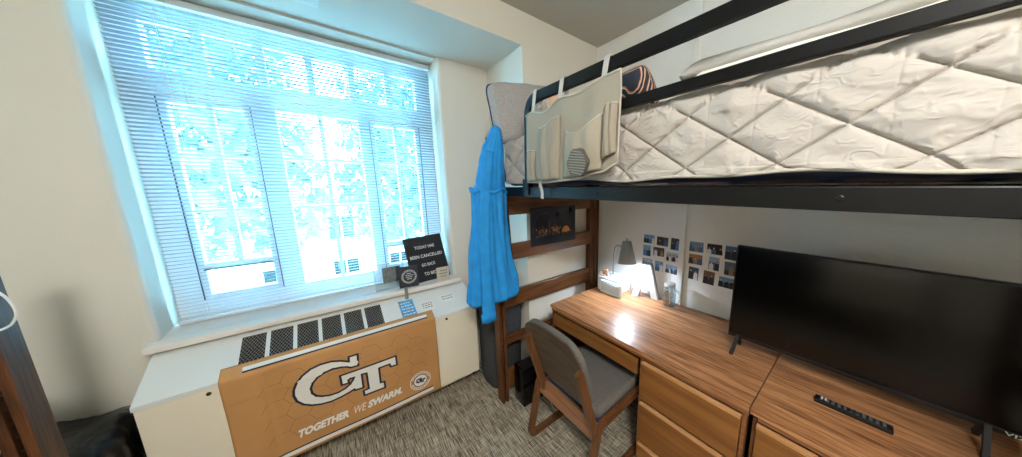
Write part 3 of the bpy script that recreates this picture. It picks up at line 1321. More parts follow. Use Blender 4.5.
def top_edge(u):
    z = 2.03 + .042 * u ** 1.3
    if u < .435:
        return z - .024 * math.sin(PI * max(0, (u - .08) / .355)) ** 1.5 - .01 * max(0, .08 - u) / .08
    return z - .014 * math.sin(PI * min(1, (u - .435) / .43)) - .006 * max(0, u - .865) / .135


def bot_edge(u):
    return lerp_table([(0, 1.672), (.3, 1.668), (.55, 1.676), (.87, 1.704), (1, 1.734)], u)[0]


def cpt(u, v, out=0.0):
    y = YA + (YZ - YA) * u
    zb, zt = bot_edge(u), top_edge(u)
    z = zb + (zt - zb) * v
    w = .005 * math.sin(7 * u + 4 * v) + .004 * math.sin(15 * u - 6 * v) + .0035 * math.sin(26 * u + 9 * v + 2 * math.sin(5 * v))
    w += .006 * math.exp(-((u - .12 - .25 * (1 - v)) / .05) ** 2) * (1 - v) + .005 * math.exp(-((u - .5 + .1 * (1 - v)) / .035) ** 2)
    return (.862 - w * (.5 + v * .2) - out - .016 * (1 - v) * math.sin(PI * u), y, z)


mb = MB()
mb.grid(lambda u, v: cpt(u, v), 40, 24)
mb.build('back_panel', M['canvas'], cd, smooth=True, solid=.004)


def pocket(name, u0, u1, v0, v1, bulge, m, dip=0.0, pleat=0.0):
    def fn(p, q):
        u = u0 + (u1 - u0) * p
        top = v1 - dip * math.sin(PI * p)
        v = v0 + (top - v0) * q
        b = bulge * (math.sin(PI * min(1, max(0, p))) ** .45) * (.35 + .65 * math.sin(PI * (.12 + .72 * q))) + .004
        b += pleat * math.sin(p * 16 + 2 * q) * math.sin(PI * p)
        return cpt(u, v, b + .001)
    mb = MB()
    mb.grid(fn, 30, 20)
    o = mb.build(name, m, cd, smooth=True, solid=.003)
    mb = MB()
    mb.tube([Vector(fn(k / 20, 1)) for k in range(21)], .0035, 6)
    mb.build('binding', M['trim_cloth'], o, smooth=True)
    return fn


pocket('pocket', .025, .16, .03, .46, .024, M['canvas2'], 0.0, .003)
pocket('pocket', .175, .47, .03, .79, .030, M['canvas2'], .03, .004)
f3 = pocket('mesh_pocket', .53, .88, .03, .62, .036, M['canvas'], .10, .003)
pocket('pocket', .89, .99, .12, .66, .03, M['canvas2'], -.02, .004)
mb = MB()
tp = [Vector(cpt(k / 40, 1, .002)) for k in range(41)]
mb.tube(tp, .005, 6)
mb.build('binding', M['trim_cloth'], cd, smooth=True)
mb = MB()
mb.tube([Vector(cpt(k / 40, 0, .002)) for k in range(41)], .005, 6)
mb.build('binding', M['trim_cloth'], cd, smooth=True)
mb = MB()
mb.tube([Vector(cpt(1, k / 20, .002)) for k in range(21)], .004, 6)
mb.build('binding', M['trim_cloth'], cd, smooth=True)
for y, u in ((1.215, .089), (1.0, .435), (.736, .861)):
    zt = top_edge(u)
    loop = [(.862, y, zt - .03), (.870, y, zt + .02), (.882, y, 2.135), (.886, y, 2.144), (.897, y, 2.146), (.911, y, 2.144), (.914, y, 2.13), (.908, y, 2.06)]
    mb = MB()
    mb.tube(catmull(loop, 4), 1, section=[(.0022, .0125), (-.0022, .0125), (-.0022, -.0125), (.0022, -.0125)], up=(-1, 0, .01))
    mb.build('strap', M['strap'], cd)
mb = MB()
mb.tube(catmull([(.850, 1.13, 1.69), (.845, 1.132, 1.655), (.85, 1.126, 1.62), (.856, 1.132, 1.585)], 5), 1, section=[(.002, .011), (-.002, .011), (-.002, -.011), (.002, -.011)], up=(-1, 0, .01))
mb.build('strap', M['strap'], cd)
# round-edged speaker inside the mesh pocket
mb = MB()
hexa = []
cy_, cz_ = .826, 1.746
for k in range(40):
    a = 2 * PI * k / 40
    rr = .056 * (1 + .05 * math.cos(6 * a))
    hexa.append((cy_ + rr * math.cos(a), cz_ + rr * 1.05 * math.sin(a)))
sp = thing('mesh_disc', 'rounded dark mesh disc in the net pocket of the beige organizer', 'disc', (.82, .826, 1.69))
mb = MB()
mb.prism(hexa, lambda y, z: (.806, y, z), lambda y, z: (.826, y, z))
mb.build('body', mat('dark_disc', (92, 86, 78), .7), sp)
mb = MB()
for k in range(9):
    zz = cz_ - .044 + k * .011
    hw = math.sqrt(max(0, .053 ** 2 - (zz - cz_) ** 2))
    mb.tube([(.8055, cy_ - hw, zz - .006), (.8055, cy_ + hw, zz + .006)], .0022, 5)
mb.build('mesh_front', mat('disc_ridge', (150, 142, 128), .6), sp)

# ------------------------------------------------------------------ robe
rb = thing('hooded_robe', 'bright blue robe with long sleeves hanging from the bed end post', 'robe', (.8, 1.6, .9))
tab = [(.895, .775, .150, .055, .014), (.93, .775, .166, .062, .016), (1.0, .774, .164, .06, .015), (1.2, .764, .136, .055, .013), (1.45, .765, .106, .05, .011),
       (1.62, .768, .108, .048, .010), (1.66, .780, .092, .045, .006), (1.8, .795, .078, .045, .005), (1.88, .81, .068, .042, .005), (1.95, .826, .045, .036, .003), (2.0, .834, .033, .03, .001), (2.018, .834, .012, .012, 0)]
mb = MB()


def robefn(u, v):
    z = .895 + (2.018 - .895) * v
    cx_, hw, hd, pl_ = lerp_table(tab, z)
    a = 2 * PI * u
    k = 1 + pl_ / .10 * (math.sin(9 * a + 2 * math.sin(z * 3)) * .8 + .5 * math.sin(17 * a + z * 4))
    return (cx_ + hw * math.cos(a) * k, 1.568 + hd * math.sin(a) * k, z)


V = mb.grid(robefn, 120, 70, wrap=True)
mb.bm.faces.new([V[i][0] for i in range(120)])
mb.build('gown', M['robe'], rb, smooth=True)
mb = MB()
sl = catmull([(.765, 1.535, 1.86), (.725, 1.525, 1.6), (.705, 1.52, 1.3), (.698, 1.515, 1.0), (.698, 1.512, .80)], 8)
secn = []
for k in range(24):
    a = 2 * PI * k / 24
    secn.append((.018 * math.cos(a) * (1 + .12 * math.sin(5 * a)), .042 * math.sin(a) * (1 + .12 * math.sin(5 * a))))
mb.tube(sl, 1, section=secn, up=(0, 1, 0.02))
slv = mb.build('sleeve', M['robe'], rb, smooth=True)
mb = MB()
cuff = [(a * 1.15, b * 1.12) for a, b in secn]
mb.tube([(.698, 1.512, .79), (.698, 1.512, .835), (.698, 1.512, .85)], 1, section=cuff, up=(0, 1, 0.02))
mb.build('cuff', M['robe'], slv, smooth=True)
mb = MB()
mb.tube(catmull([(.838, 1.555, 1.86), (.834, 1.55, 1.6), (.832, 1.543, 1.3), (.85, 1.54, .985)], 8), 1, section=[(a * .8, b * .7) for a, b in secn], up=(0, 1, 0.02))
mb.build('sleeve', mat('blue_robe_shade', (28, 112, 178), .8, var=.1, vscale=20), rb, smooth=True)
mb = MB()
ring = []
for k in range(60):
    a = 2 * PI * k / 60
    q = 1.04 + .05 * math.sin(14 * a)
    ring.append((.770 + .110 * math.cos(a) * q, 1.568 + .055 * math.sin(a) * q, 1.625 + .012 * math.sin(5 * a)))
mb.tube(ring, .011, 6, closed=True)
mb.build('waist_ruffle', M['robe'], rb, smooth=True)

# black strap hanging by the planks
mb = MB()
mb.tube(catmull([(.935, 1.648, 1.52), (.94, 1.64, 1.30), (.955, 1.638, 1.10), (.985, 1.638, 1.0), (.99, 1.642, .97)], 6), 1, section=[(.003, .012), (-.003, .012), (-.003, -.012), (.003, -.012)], up=(0, -1, .01))
tag(mb.build('black_strap', M['black_matte']), 'narrow black strap hanging beside the blue robe at the bed end', 'strap')

# hamper in the alcove corner
hp = thing('laundry_hamper', 'tall dark grey fabric hamper in the corner behind the bed end', 'hamper', (.985, 1.93, 0))
mb = MB()


def hamperfn(u, v):
    a = 2 * PI * u
    z = .8 * v
    k = 1 + .02 * math.sin(3 * a + z * 6) + .015 * math.sin(7 * a - z * 9)
    rr = (.148 + .01 * v) * k * (1 - .12 * max(0, (.06 - v) / .06)) * (1 - .1 * max(0, (v - .93) / .07))
    e = 3.2
    c_, s_ = math.cos(a), math.sin(a)
    q = (abs(c_) ** e + abs(s_) ** e) ** (-1 / e)
    return (.985 + rr * c_ * q, 1.93 + rr * s_ * q, z + .006 * math.sin(4 * a) * v)


V = mb.grid(hamperfn, 48, 24, wrap=True)
mb.bm.faces.new([V[i][0] for i in range(48)])
mb.build('fabric_body', M['hamper'], hp, smooth=True, solid=.004)
mb = MB()
mb.tube([Vector(hamperfn(k / 48, 1)) for k in range(48)], .008, 6, closed=True)
mb.build('rim', M['black_matte'], hp, smooth=True)
for s_ in (-1, 1):
    mb = MB()
    mb.tube(catmull([(.985 + s_ * .158, 1.87, .72), (.985 + s_ * .165, 1.88, .6), (.985 + s_ * .166, 1.93, .55), (.985 + s_ * .165, 1.98, .6), (.985 + s_ * .158, 1.99, .72)], 6), .007, 6)
    mb.build('handle', M['black_matte'], hp, smooth=True)

# poster on the bed end
ps = thing('poster', 'dark night-scene poster with an orange glow on the bed end planks', 'poster', (1.373, 1.66, 1.187))
mb = MB()
mb.b2(1.139, 1.608, 1.658, 1.6665, 1.187, 1.485, .001)
mb.build('board', mat('poster_night', (20, 24, 34), .22, var=.5, vscale=9), ps)
YP = 1.657
mb = MB()
arc = [(1.27 + .11 * math.cos(a), 1.30 + .14 * math.sin(a)) for a in [PI * k / 18 for k in range(19)]]
stroke(mb, arc, lambda x, z: (x, YP, z), .004, False)
mb.build('arch_print', mat('poster_blue', (60, 72, 96), .4), ps)
mb = MB()
mb.flat([(1.497 + .045 * math.cos(PI * k / 16), YP, 1.27 + .05 * math.sin(PI * k / 16)) for k in range(17)])
mb.build('glow_print', mat('poster_orange', (222, 140, 52), .4), ps)
mb = MB()
for k in range(46):
    x = random.uniform(1.18, 1.58)
    z = 1.262 + random.uniform(-.01, .05) * (1 if x < 1.45 else .3)
    w = random.uniform(.004, .011)
    mb.flat([(x, YP - .0004, z), (x + w, YP - .0004, z), (x + w, YP - .0004, z + w * 1.5), (x, YP - .0004, z + w * 1.5)])
mb.build('lights_print', mat('poster_lights', (214, 150, 82), .4), ps)
mb = MB()
for k in range(7):
    x = 1.22 + k * .033
    h = (.05, .09, .07, .13, .08, .1, .05)[k]
    mb.flat([(x - .012, YP - .0002, 1.26), (x + .012, YP - .0002, 1.26), (x + .012, YP - .0002, 1.26 + h * .7), (x, YP - .0002, 1.26 + h), (x - .012, YP - .0002, 1.26 + h * .7)])
mb.build('tower_print', mat('poster_brown', (72, 58, 50), .4), ps)
mb = MB()
mb.lathe([(.0, 0), (.018, 0)], (1.405, YP, 1.42), 16, Matrix.Rotation(PI / 2, 3, 'X'))
mb.lathe([(.0, 0), (.022, 0)], (1.55, YP, 1.45), 16, Matrix.Rotation(PI / 2, 3, 'X'))
mb.build('moon_print', mat('poster_grey', (150, 140, 138), .4), ps)

# ------------------------------------------------------------------ desk and dresser
def drawer_front(root, y0, y1, z0, z1, xf=1.2):
    mb = MB()
    mb.b2(xf, xf + .02, y0, y1, z0, z1 - .014, .002)
    d = mb.build('drawer', M['drawer'], root)
    mb = MB()
    mb.prism([(xf - .004, z1 - .014), (xf - .004, z1 - .003), (xf + .012, z1), (xf + .02, z1 - .004), (xf + .02, z1 - .014)], lambda x, z: (x, y0, z), lambda x, z: (x, y1, z))
    mb.build('pull_lip', M['lip'], d)
    return d


dk = thing('desk', 'brown wood-laminate desk with drawer pedestal along the right wall', 'desk', (1.56, .86, 0))
mb = MB()
mb.b2(1.197, 1.93, .2205, 1.505, .735, .76, .002)
mb.build('desk_top', M['desk_top'], dk)
mb = MB()
mb.b2(1.205, 1.225, .2205, 1.5, .713, .732, .002)
mb.build('top_rail', M['desk_edge'], dk)
mb = MB()
mb.b2(1.232, 1.92, .226, .728, .03, .733)
mb.build('pedestal', M['carcass'], dk)
mb = MB()
mb.b2(1.212, 1.232, .2265, .242, .03, .705)
mb.build('pedestal_edge', M['desk_edge'], dk)
mb = MB()
mb.b2(1.212, 1.232, .715, .727, .03, .705)
mb.build('pedestal_edge', M['desk_edge'], dk)
mb = MB()
mb.b2(1.25, 1.92, .235, .72, 0, .03)
mb.build('plinth', M['darkgap'], dk)
for z0, z1 in ((.468, .70), (.203, .448), (.04, .183)):
    drawer_front(dk, .245, .712, z0, z1)
mb = MB()
mb.b2(1.207, 1.225, .745, 1.478, .598, .69, .002)
mb.build('pencil_drawer', M['drawer'], dk)
mb = MB()
mb.b2(1.225, 1.7, .76, 1.46, .605, .68)
mb.build('drawer_box', M['darkgap'], dk)
mb = MB()
mb.b2(1.215, 1.92, 1.478, 1.502, 0, .733, .002)
mb.build('side_panel', M['carcass'], dk)
mb = MB()
mb.b2(1.885, 1.905, .728, 1.478, .1, .733)
mb.build('back_panel', M['carcass'], dk)

dr = thing('dresser', 'brown wood-laminate dresser carrying the television', 'dresser', (1.56, -.12, 0))
mb = MB()
mb.b2(1.197, 1.93, -.452, .2165, .735, .76, .002)
mb.build('dresser_top', M['desk_top'], dr)
mb = MB()
mb.b2(1.205, 1.225, -.448, .19, .713, .732, .002)
mb.build('top_rail', M['desk_edge'], dr)
mb = MB()
mb.b2(1.232, 1.92, -.448, .206, .03, .733)
mb.b2(1.212, 1.232, .194, .206, .03, .72)
mb.b2(1.212, 1.232, -.448, -.436, .03, .72)
mb.build('carcass', M['carcass'], dr)
for z0, z1 in ((.468, .70), (.203, .448), (.04, .183)):
    drawer_front(dr, -.433, .191, z0, z1)

# ------------------------------------------------------------------ television and remote
tv = thing('television', 'large black flat-screen television standing on the dresser', 'television', (1.62, -.01, .76))
TY0, TY1, TZ0, TZ1 = -.455, .432, .832, 1.338
mb = MB()
mb.b2(1.602, 1.625, TY0, TY1, TZ0, TZ1, .004)
mb.b2(1.62, 1.665, TY0 + .1, TY1 - .1, TZ0 + .02, TZ0 + .3, .015)
mb.build('housing', M['black_plastic'], tv)
mb = MB()
mb.b2(1.6, 1.604, TY0 + .008, TY1 - .008, TZ0 + .02, TZ1 - .008)
mb.build('screen', M['screen'], tv)
mb = MB()
mb.b2(1.598, 1.604, TY0 + .003, TY1 - .003, TZ0 + .001, TZ0 + .019, .002)
mb.build('bezel', M['black_plastic'], tv)
for y in (.385, -.345):
    mb = MB()
    for dx in (-.085, .06):
        mb.tube([(1.612 + dx * .12, y, TZ0 + .01), (1.612 + dx * .75, y + .002, .785), (1.612 + dx, y + .004, .7635)], 1, section=[(.007, .010), (-.007, .010), (-.007, -.010), (.007, -.010)], up=(0, 1, 0))
    mb.b2(1.61, 1.622, y - .011, y + .011, TZ0 - .004, TZ0 + .02)
    mb.build('foot', M['black_matte'], tv)
mb = MB()
add_text(mb, 'VIZIO', lambda u, v: (1.5972, -.374 - .07 * u, TZ0 + .003 + .013 * v), .02)
mb.build('lettering', M['whiteink'], tv)

rm = thing('remote_control', 'slim black remote control lying on the dresser before the television', 'remote control', (1.452, -.05, .7605), math.radians(0))
mb = MB()
mb.b2(1.4345, 1.472, -.152, .056, .7605, .778, .004)
mb.build('case', M['black_plastic'], rm)
mb = MB()
for i in range(11):
    for j in range(3):
        y = .035 - i * .0165
        x = 1.4435 + j * .0098
        if i in (5, 6) and j == 1:
            continue
        mb.b2(x - .0032, x + .0032, y - .0045, y + .0045, .7775, .7798, .001)
mb.build('keypad', mat('remote_keys', (92, 94, 96), .5), rm)
mb = MB()
for y in (.035, .024):
    mb.b2(1.446, 1.464, y - .003, y + .003, .7785, .7808, .001)
mb.build('light_key', mat('remote_light_keys', (200, 204, 206), .5), rm)

# ------------------------------------------------------------------ desk things
og = thing('desk_organizer', 'white plastic desk organizer in the corner of the desk', 'organizer', (1.76, 1.37, .7605))
mb = MB()
mb.b2(1.70, 1.88, 1.255, 1.47, .7605, .885, .008)
mb.build('body', M['organizer'], og)
mb = MB()
mb.b2(1.672, 1.70, 1.205, 1.42, .7605, .865, .006)
mb.build('drawer', M['organizer'], og)
mb = MB()
for q in ((1.666, 1.672, 1.22, 1.40, .78, .85),):
    mb.b2(*q, .002)
mb.build('clear_front', mat('pale_front_plastic', (188, 206, 212), .2), og)
mb = MB()
mb.b2(1.71, 1.715, 1.4, 1.465, .885, .9)
mb.build('lip', M['organizer'], og)

ld = thing('desk_lamp', 'small grey gooseneck desk lamp with cone shade, lit', 'lamp', (1.79, 1.36, .8855))
mb = MB()
mb.lathe([(.03, 0), (.031, .006), (.026, .011), (.008, .014), (0, .014)], (1.79, 1.375, .8855), 24)
mb.build('base', M['lampgrey'], ld, smooth=False, angle=40)
mb = MB()
neck = catmull([(1.79, 1.375, .897), (1.79, 1.376, .98), (1.79, 1.372, 1.08), (1.775, 1.345, 1.145), (1.745, 1.29, 1.172), (1.72, 1.235, 1.165)], 7)
mb.tube(neck, .0048, 10)
mb.build('gooseneck', M['lampmetal'], ld, smooth=True)
LR = Euler((math.radians(-7), math.radians(6), 0)).to_matrix()
mb = MB()
mb.lathe([(.07, 0), (.034, .175), (.032, .179), (.0, .18)], (1.72, 1.19, 1.045), 36, LR, caps=False)
mb.build('shade', M['lampgrey'], ld, angle=40, solid=.002)
mb = MB()
mb.lathe([(.006, 0), (.006, .02), (0, .021)], Vector((1.72, 1.19, 1.045)) + LR @ Vector((0, 0, .18)), 12, LR)
mb.build('finial', M['lampgrey'], ld)
mb = MB()
mb.lathe([(0, .0), (.02, .006), (.029, .025), (.026, .045), (.014, .065), (.013, .1), (0, .1)], Vector((1.72, 1.19, 1.045)) + LR @ Vector((0, 0, -.004)), 20, LR)
mb.build('bulb', emit('lamp_bulb', (218, 234, 255), 400), ld, smooth=True)

for i, (y, x, h, rgb, lab) in enumerate(((1.447, 1.76, .045, (216, 150, 96), 'tiny orange figurine on the organizer, far side of the lamp neck'), (1.405, 1.745, .06, (168, 104, 62), 'tiny brown figurine on the organizer nearest the lamp base'), (1.465, 1.73, .034, (232, 190, 150), 'tiny pale figurine at the outer edge of the organizer'))):
    t = thing('figurine', lab, 'figurine', (x, y, .8855))
    mb = MB()
    mb.lathe([(.011, .0 if i < 2 else .0), (.013, h * .2), (.010, h * .5), (.006, h * .62)], (x, y, .8855), 14)
    mb.build('figure_body', mat('figurine_paint_%s' % 'abc'[i], rgb, .5), t, smooth=True)
    mb = MB()
    hr = h * .22
    mb.lathe([(0, -hr), (hr * .7, -hr * .7), (hr, 0), (hr * .7, hr * .7), (0, hr)], (x, y, .8855 + h * .8), 14)
    mb.build('head', mat('figurine_head_%s' % 'abc'[i], tuple(min(255, c + 25) for c in rgb), .5), t, smooth=True)

# letter A
la = thing('letter_a', 'white standing letter A behind the lamp glow on the desk', 'letter', (1.8, 1.075, .7605))
A_out = [(-.107, 0), (-.05, 0), (-.033, .062), (.033, .062), (.05, 0), (.107, 0), (.032, .275), (-.032, .275)]
A_in = [(-.022, .105), (0, .2), (.022, .105)]
mb = MB()


def fA(d):
    return lambda y, z: (1.832 + d * .914 + z * .05 + y * .407, 1.092 - y * .914 + d * .407, .7605 + z)


bm = mb.bm
# halves so that the counter stays open
left = [(-.107, 0), (-.05, 0), (-.033, .062), (0, .062), (0, .105), (-.022, .105), (0, .2), (0, .275), (-.032, .275)]
right = [(.107, 0), (.032, .275), (0, .275), (0, .2), (.022, .105), (0, .105), (0, .062), (.033, .062), (.05, 0)]
mb.prism(left, fA(0), fA(.03))
mb.prism(right, fA(0), fA(.03))
mb.build('letter_front', M['white'], la)
mb = MB()
loop = [Vector(fA(-.003)(*p)) for p in A_out]
mb.tube([Vector(fA(.014)(*p)) for p in A_out], 1, section=[(.018, .0025), (-.018, .0025), (-.018, -.0025), (.018, -.0025)], closed=True, up=(1, 0, 0))
mb.build('side_band', mat('letter_side_shaded', (150, 150, 148), .5), la)  # sides of the white letter coloured grey to stand for their shadow

# jar
jr = thing('glass_jar', 'clear glass drinking jar with pale lid and straw beside the letter A', 'jar', (1.84, .893, .7605))
mb = MB()
mb.lathe([(.0, .002), (.038, .002), (.045, .01), (.046, .12), (.042, .145), (.036, .155), (.036, .168)], (1.84, .893, .7605), 32)
mb.lathe([(.036, .168), (.033, .168), (.033, .155), (.041, .14), (.043, .012), (0, .008)], (1.84, .893, .7605), 32)
mb.build('jar_body', M['jar'], jr, smooth=True)
mb = MB()
mb.tube(catmull([(1.83, .851, .9), (1.83, .823, .89), (1.83, .813, .85), (1.83, .823, .805), (1.83, .85, .795)], 6), .006, 8)
mb.build('handle', M['jar'], jr, smooth=True)
mb = MB()
mb.lathe([(.039, .155), (.04, .176), (.036, .18), (0, .18)], (1.84, .893, .7605), 32)
mb.build('lid', mat('jar_lid', (206, 208, 206), .4), jr, angle=40)
mb = MB()
mb.tube([(1.845, .888, .78), (1.836, .901, 1.045)], .004, 8)
mb.build('straw', mat('straw_plastic', (226, 232, 234), .4), jr)
mb = MB()
mb.lathe([(0, .010), (.041, .010), (.0425, .1), (0, .1)], (1.84, .893, .7605), 28)
mb.build('drink', thin_glass('jar_water', (.9, .95, .97), .05), jr, smooth=True)

# ------------------------------------------------------------------ photo prints on the wall
BGS = [(96, 160, 214), (44, 40, 44), (58, 52, 50), (120, 170, 214), (72, 60, 52), (176, 196, 204), (150, 158, 150), (110, 150, 190), (130, 170, 210),
       (106, 140, 176), (24, 28, 36), (60, 100, 150), (150, 112, 76), (140, 180, 214), (80, 110, 140), (48, 70, 100), (110, 92, 74), (96, 150, 196)]
photoM = {}


def pm(rgb):
    if rgb not in photoM:
        photoM[rgb] = mat('photo_ink_%d_%d_%d' % rgb, rgb, .35)
    return photoM[rgb]


WHAT = [['landscape photo print with blue sky, first in the top row', 'dark group photo print in the middle of the top row', 'upright dark photo print at the end of the top row beside the batten'],
        ['upright blue-sky photo print starting the middle row', 'group photo print in the centre of the block nearest the lamp', 'pale washed-out photo print ending the middle row beside the batten'],
        ['grey group photo print just behind the lamp shade, starting the bottom row', 'small upright blue photo print in the middle of the bottom row', 'blue group photo print ending the bottom row beside the batten'],
        ['photo print of people under blue sky, top row just past the batten', 'dark night group photo print in the middle of the top row past the batten', 'upright blue photo print in the top row next to the television'],
        ['brown indoor photo print in the middle row just past the batten', 'upright pale blue photo print in the centre of the block past the batten', 'upright blue photo print in the middle row next to the television'],
        ['upright dark blue photo print in the bottom row just past the batten', 'upright warm-toned photo print in the middle of the bottom row past the batten', 'blue group photo print in the bottom row next to the television']]
ROWS = [[(1.143, 1.219, 0.1, 0.077), (1.028, 1.216, 0.1, 0.078), (0.925, 1.21, 0.076, 0.098)],
        [(1.157, 1.121, 0.076, 0.098), (1.054, 1.128, 0.1, 0.078), (0.943, 1.107, 0.1, 0.076)],
        [(1.149, 1.022, 0.1, 0.075), (1.045, 1.011, 0.076, 0.09), (0.942, 1.009, 0.1, 0.075)],
        [(0.772, 1.216, 0.102, 0.08), (0.655, 1.219, 0.1, 0.078), (0.556, 1.211, 0.075, 0.098)],
        [(0.771, 1.125, 0.1, 0.08), (0.65, 1.119, 0.074, 0.1), (0.552, 1.106, 0.074, 0.098)],
        [(0.778, 1.019, 0.077, 0.1), (0.674, 1.013, 0.08, 0.102), (0.564, 1.007, 0.1, 0.08)]]
prnd = random.Random(11)
SKIN = [(206, 160, 130), (176, 124, 92), (226, 184, 156)]
CLO = [(28, 32, 44), (22, 22, 24), (52, 96, 150), (224, 226, 226), (40, 46, 60), (150, 120, 84), (64, 112, 168)]
k_ = 0
for ri, row in enumerate(ROWS):
    for ci, (y, z, w, h) in enumerate(row):
        t = thing('photo_print', WHAT[ri][ci], 'photo', (XR, y, z), group=('photo prints between the lamp and the batten' if ri < 3 else 'photo prints between the batten and the television'))
        bg = BGS[k_]
        k_ += 1
        tilt = prnd.uniform(-.03, .03)
        R_ = Matrix.Rotation(tilt, 3, 'X')
        def T(a, b, d, y=y, z=z, R_=R_):
            q = R_ @ Vector((0, -a, b))
            return (XR - d, y + q.y, z + q.z)
        mb = MB()
        mb.prism([(-w / 2, -h / 2), (w / 2, -h / 2), (w / 2, h / 2), (-w / 2, h / 2)], lambda a, b: T(a, b, .0005), lambda a, b: T(a, b, .0015))
        mb.build('print_paper', M['paper'], t)
        cols = [bg, tuple(int(c * .55) for c in bg)]
        mb = MB()
        mb.mi = 0
        m_ = .004
        hz = prnd.uniform(-.15, .1) * h
        mb.flat([T(-w / 2 + m_, hz, .0018), T(w / 2 - m_, hz, .0018), T(w / 2 - m_, h / 2 - m_, .0018), T(-w / 2 + m_, h / 2 - m_, .0018)])
        mb.mi = 1
        mb.flat([T(-w / 2 + m_, -h / 2 + m_, .0018), T(w / 2 - m_, -h / 2 + m_, .0018), T(w / 2 - m_, hz, .0018), T(-w / 2 + m_, hz, .0018)])
        n = prnd.choice((2, 3, 3, 4)) if w > h else prnd.choice((1, 2, 2))
        for q in range(n):
            cx_ = -w / 2 + w * (q + .5 + prnd.uniform(-.1, .1)) / n
            hh = h * prnd.uniform(.55, .72)
            bw = min(w / n * .42, .014)
            c1, c2, c3 = prnd.choice(CLO), prnd.choice(SKIN), prnd.choice([(40, 28, 22), (96, 64, 40), (24, 20, 20)])
            for col in (c1, c2, c3):
                if col not in cols:
                    cols.append(col)
            top_ = -h / 2 + m_ + hh
            mb.mi = cols.index(c1)
            mb.flat([T(cx_ - bw, -h / 2 + m_, .0021), T(cx_ + bw, -h / 2 + m_, .0021), T(cx_ + bw * .9, top_ - .016, .0021), T(cx_ + bw * .4, top_ - .011, .0021), T(cx_ - bw * .4, top_ - .011, .0021), T(cx_ - bw * .9, top_ - .016, .0021)])
            mb.mi = cols.index(c3)
            mb.flat([T(cx_ + .0075 * math.cos(a), top_ - .003 + .008 * math.sin(a), .0022) for a in [2 * PI * j / 12 for j in range(12)]])
            mb.mi = cols.index(c2)
            mb.flat([T(cx_ + .0052 * math.cos(a), top_ - .005 + .0062 * math.sin(a), .0024) for a in [2 * PI * j / 12 for j in range(12)]])
        mb.build('picture', [pm(c) for c in cols], t)

# ------------------------------------------------------------------ chair
ch = thing('desk_chair', 'wooden desk chair with grey upholstered seat and sled legs', 'chair', (1.1, 1.045, 0))
CY0, CY1 = .762, 1.30


def bent(mb, path, y0, y1, t, closed=False):
    P = [Vector((p[0], p[1])) for p in path]
    n = len(P)
    inn, out = [], []
    for i in range(n):
        d = (P[(i + 1) % n] - P[i - 1]) if closed else (P[min(i + 1, n - 1)] - P[max(i - 1, 0)])
        d.normalize()
        nn = Vector((-d.y, d.x)) * t / 2
        inn.append(P[i] + nn)
        out.append(P[i] - nn)
    bm = mb.bm
    R = []
    for a, b in zip(inn, out):
        R.append([bm.verts.new((a.x, y0, a.y)), bm.verts.new((a.x, y1, a.y)), bm.verts.new((b.x, y1, b.y)), bm.verts.new((b.x, y0, b.y))])
    for i in range(n if closed else n - 1):
        A, B = R[i], R[(i + 1) % n]
        for j in range(4):
            bm.faces.new((A[j], A[(j + 1) % 4], B[(j + 1) % 4], B[j]))
    if not closed:
        bm.faces.new(R[0])
        bm.faces.new(list(reversed(R[-1])))


for ya, yb in ((CY0, CY0 + .03), (CY1 - .03, CY1)):
    loop = [(1.05, .019), (.838, .019), (.925, .41), (1.34, .44), (1.36, .019), (1.05, .019)]
    pth = [(v.x, v.y) for v in fillet([(a, b) for a, b in loop], .045, 6)][:-1]
    mb = MB()
    bent(mb, pth, ya, yb, .036, closed=True)
    mb.build('side_frame', M['chair_wood'], ch, angle=40)
mb = MB()
mb.box((.928, 1.031, .365), (.022, CY1 - CY0 - .06, .095), .003, Matrix.Rotation(math.radians(12), 3, 'Y'))
mb.build('rear_crossbar', M['chair_rail'], ch)
mb = MB()
mb.box((1.33, 1.031, .39), (.022, CY1 - CY0 - .06, .07), .003)
mb.build('front_crossbar', M['chair_rail'], ch)
lean = math.atan2(.115, .39)


def back_pt(a, b, d):
    """a across, b up the leaning back from seat height, d towards the seat"""
    base = Vector((.968, 1.035, .42))
    up = Vector((-math.sin(lean), 0, math.cos(lean)))
    nrm = Vector((math.cos(lean), 0, math.sin(lean)))
    return base + up * b + Vector((0, a, 0)) + nrm * (d + .35 * a * a * -1 + .02)


for a in (-.238, .200):
    mb = MB()
    pts = []
    for b in (-.05, .1, .25, .39):
        p = back_pt(a, b, -.062)
        pts.append(p)
    mb.tube(pts, 1, section=[(.019, .015), (-.019, .015), (-.019, -.015), (.019, -.015)], up=(1, 0, .2))
    mb.build('back_upright', M['chair_wood'], ch)


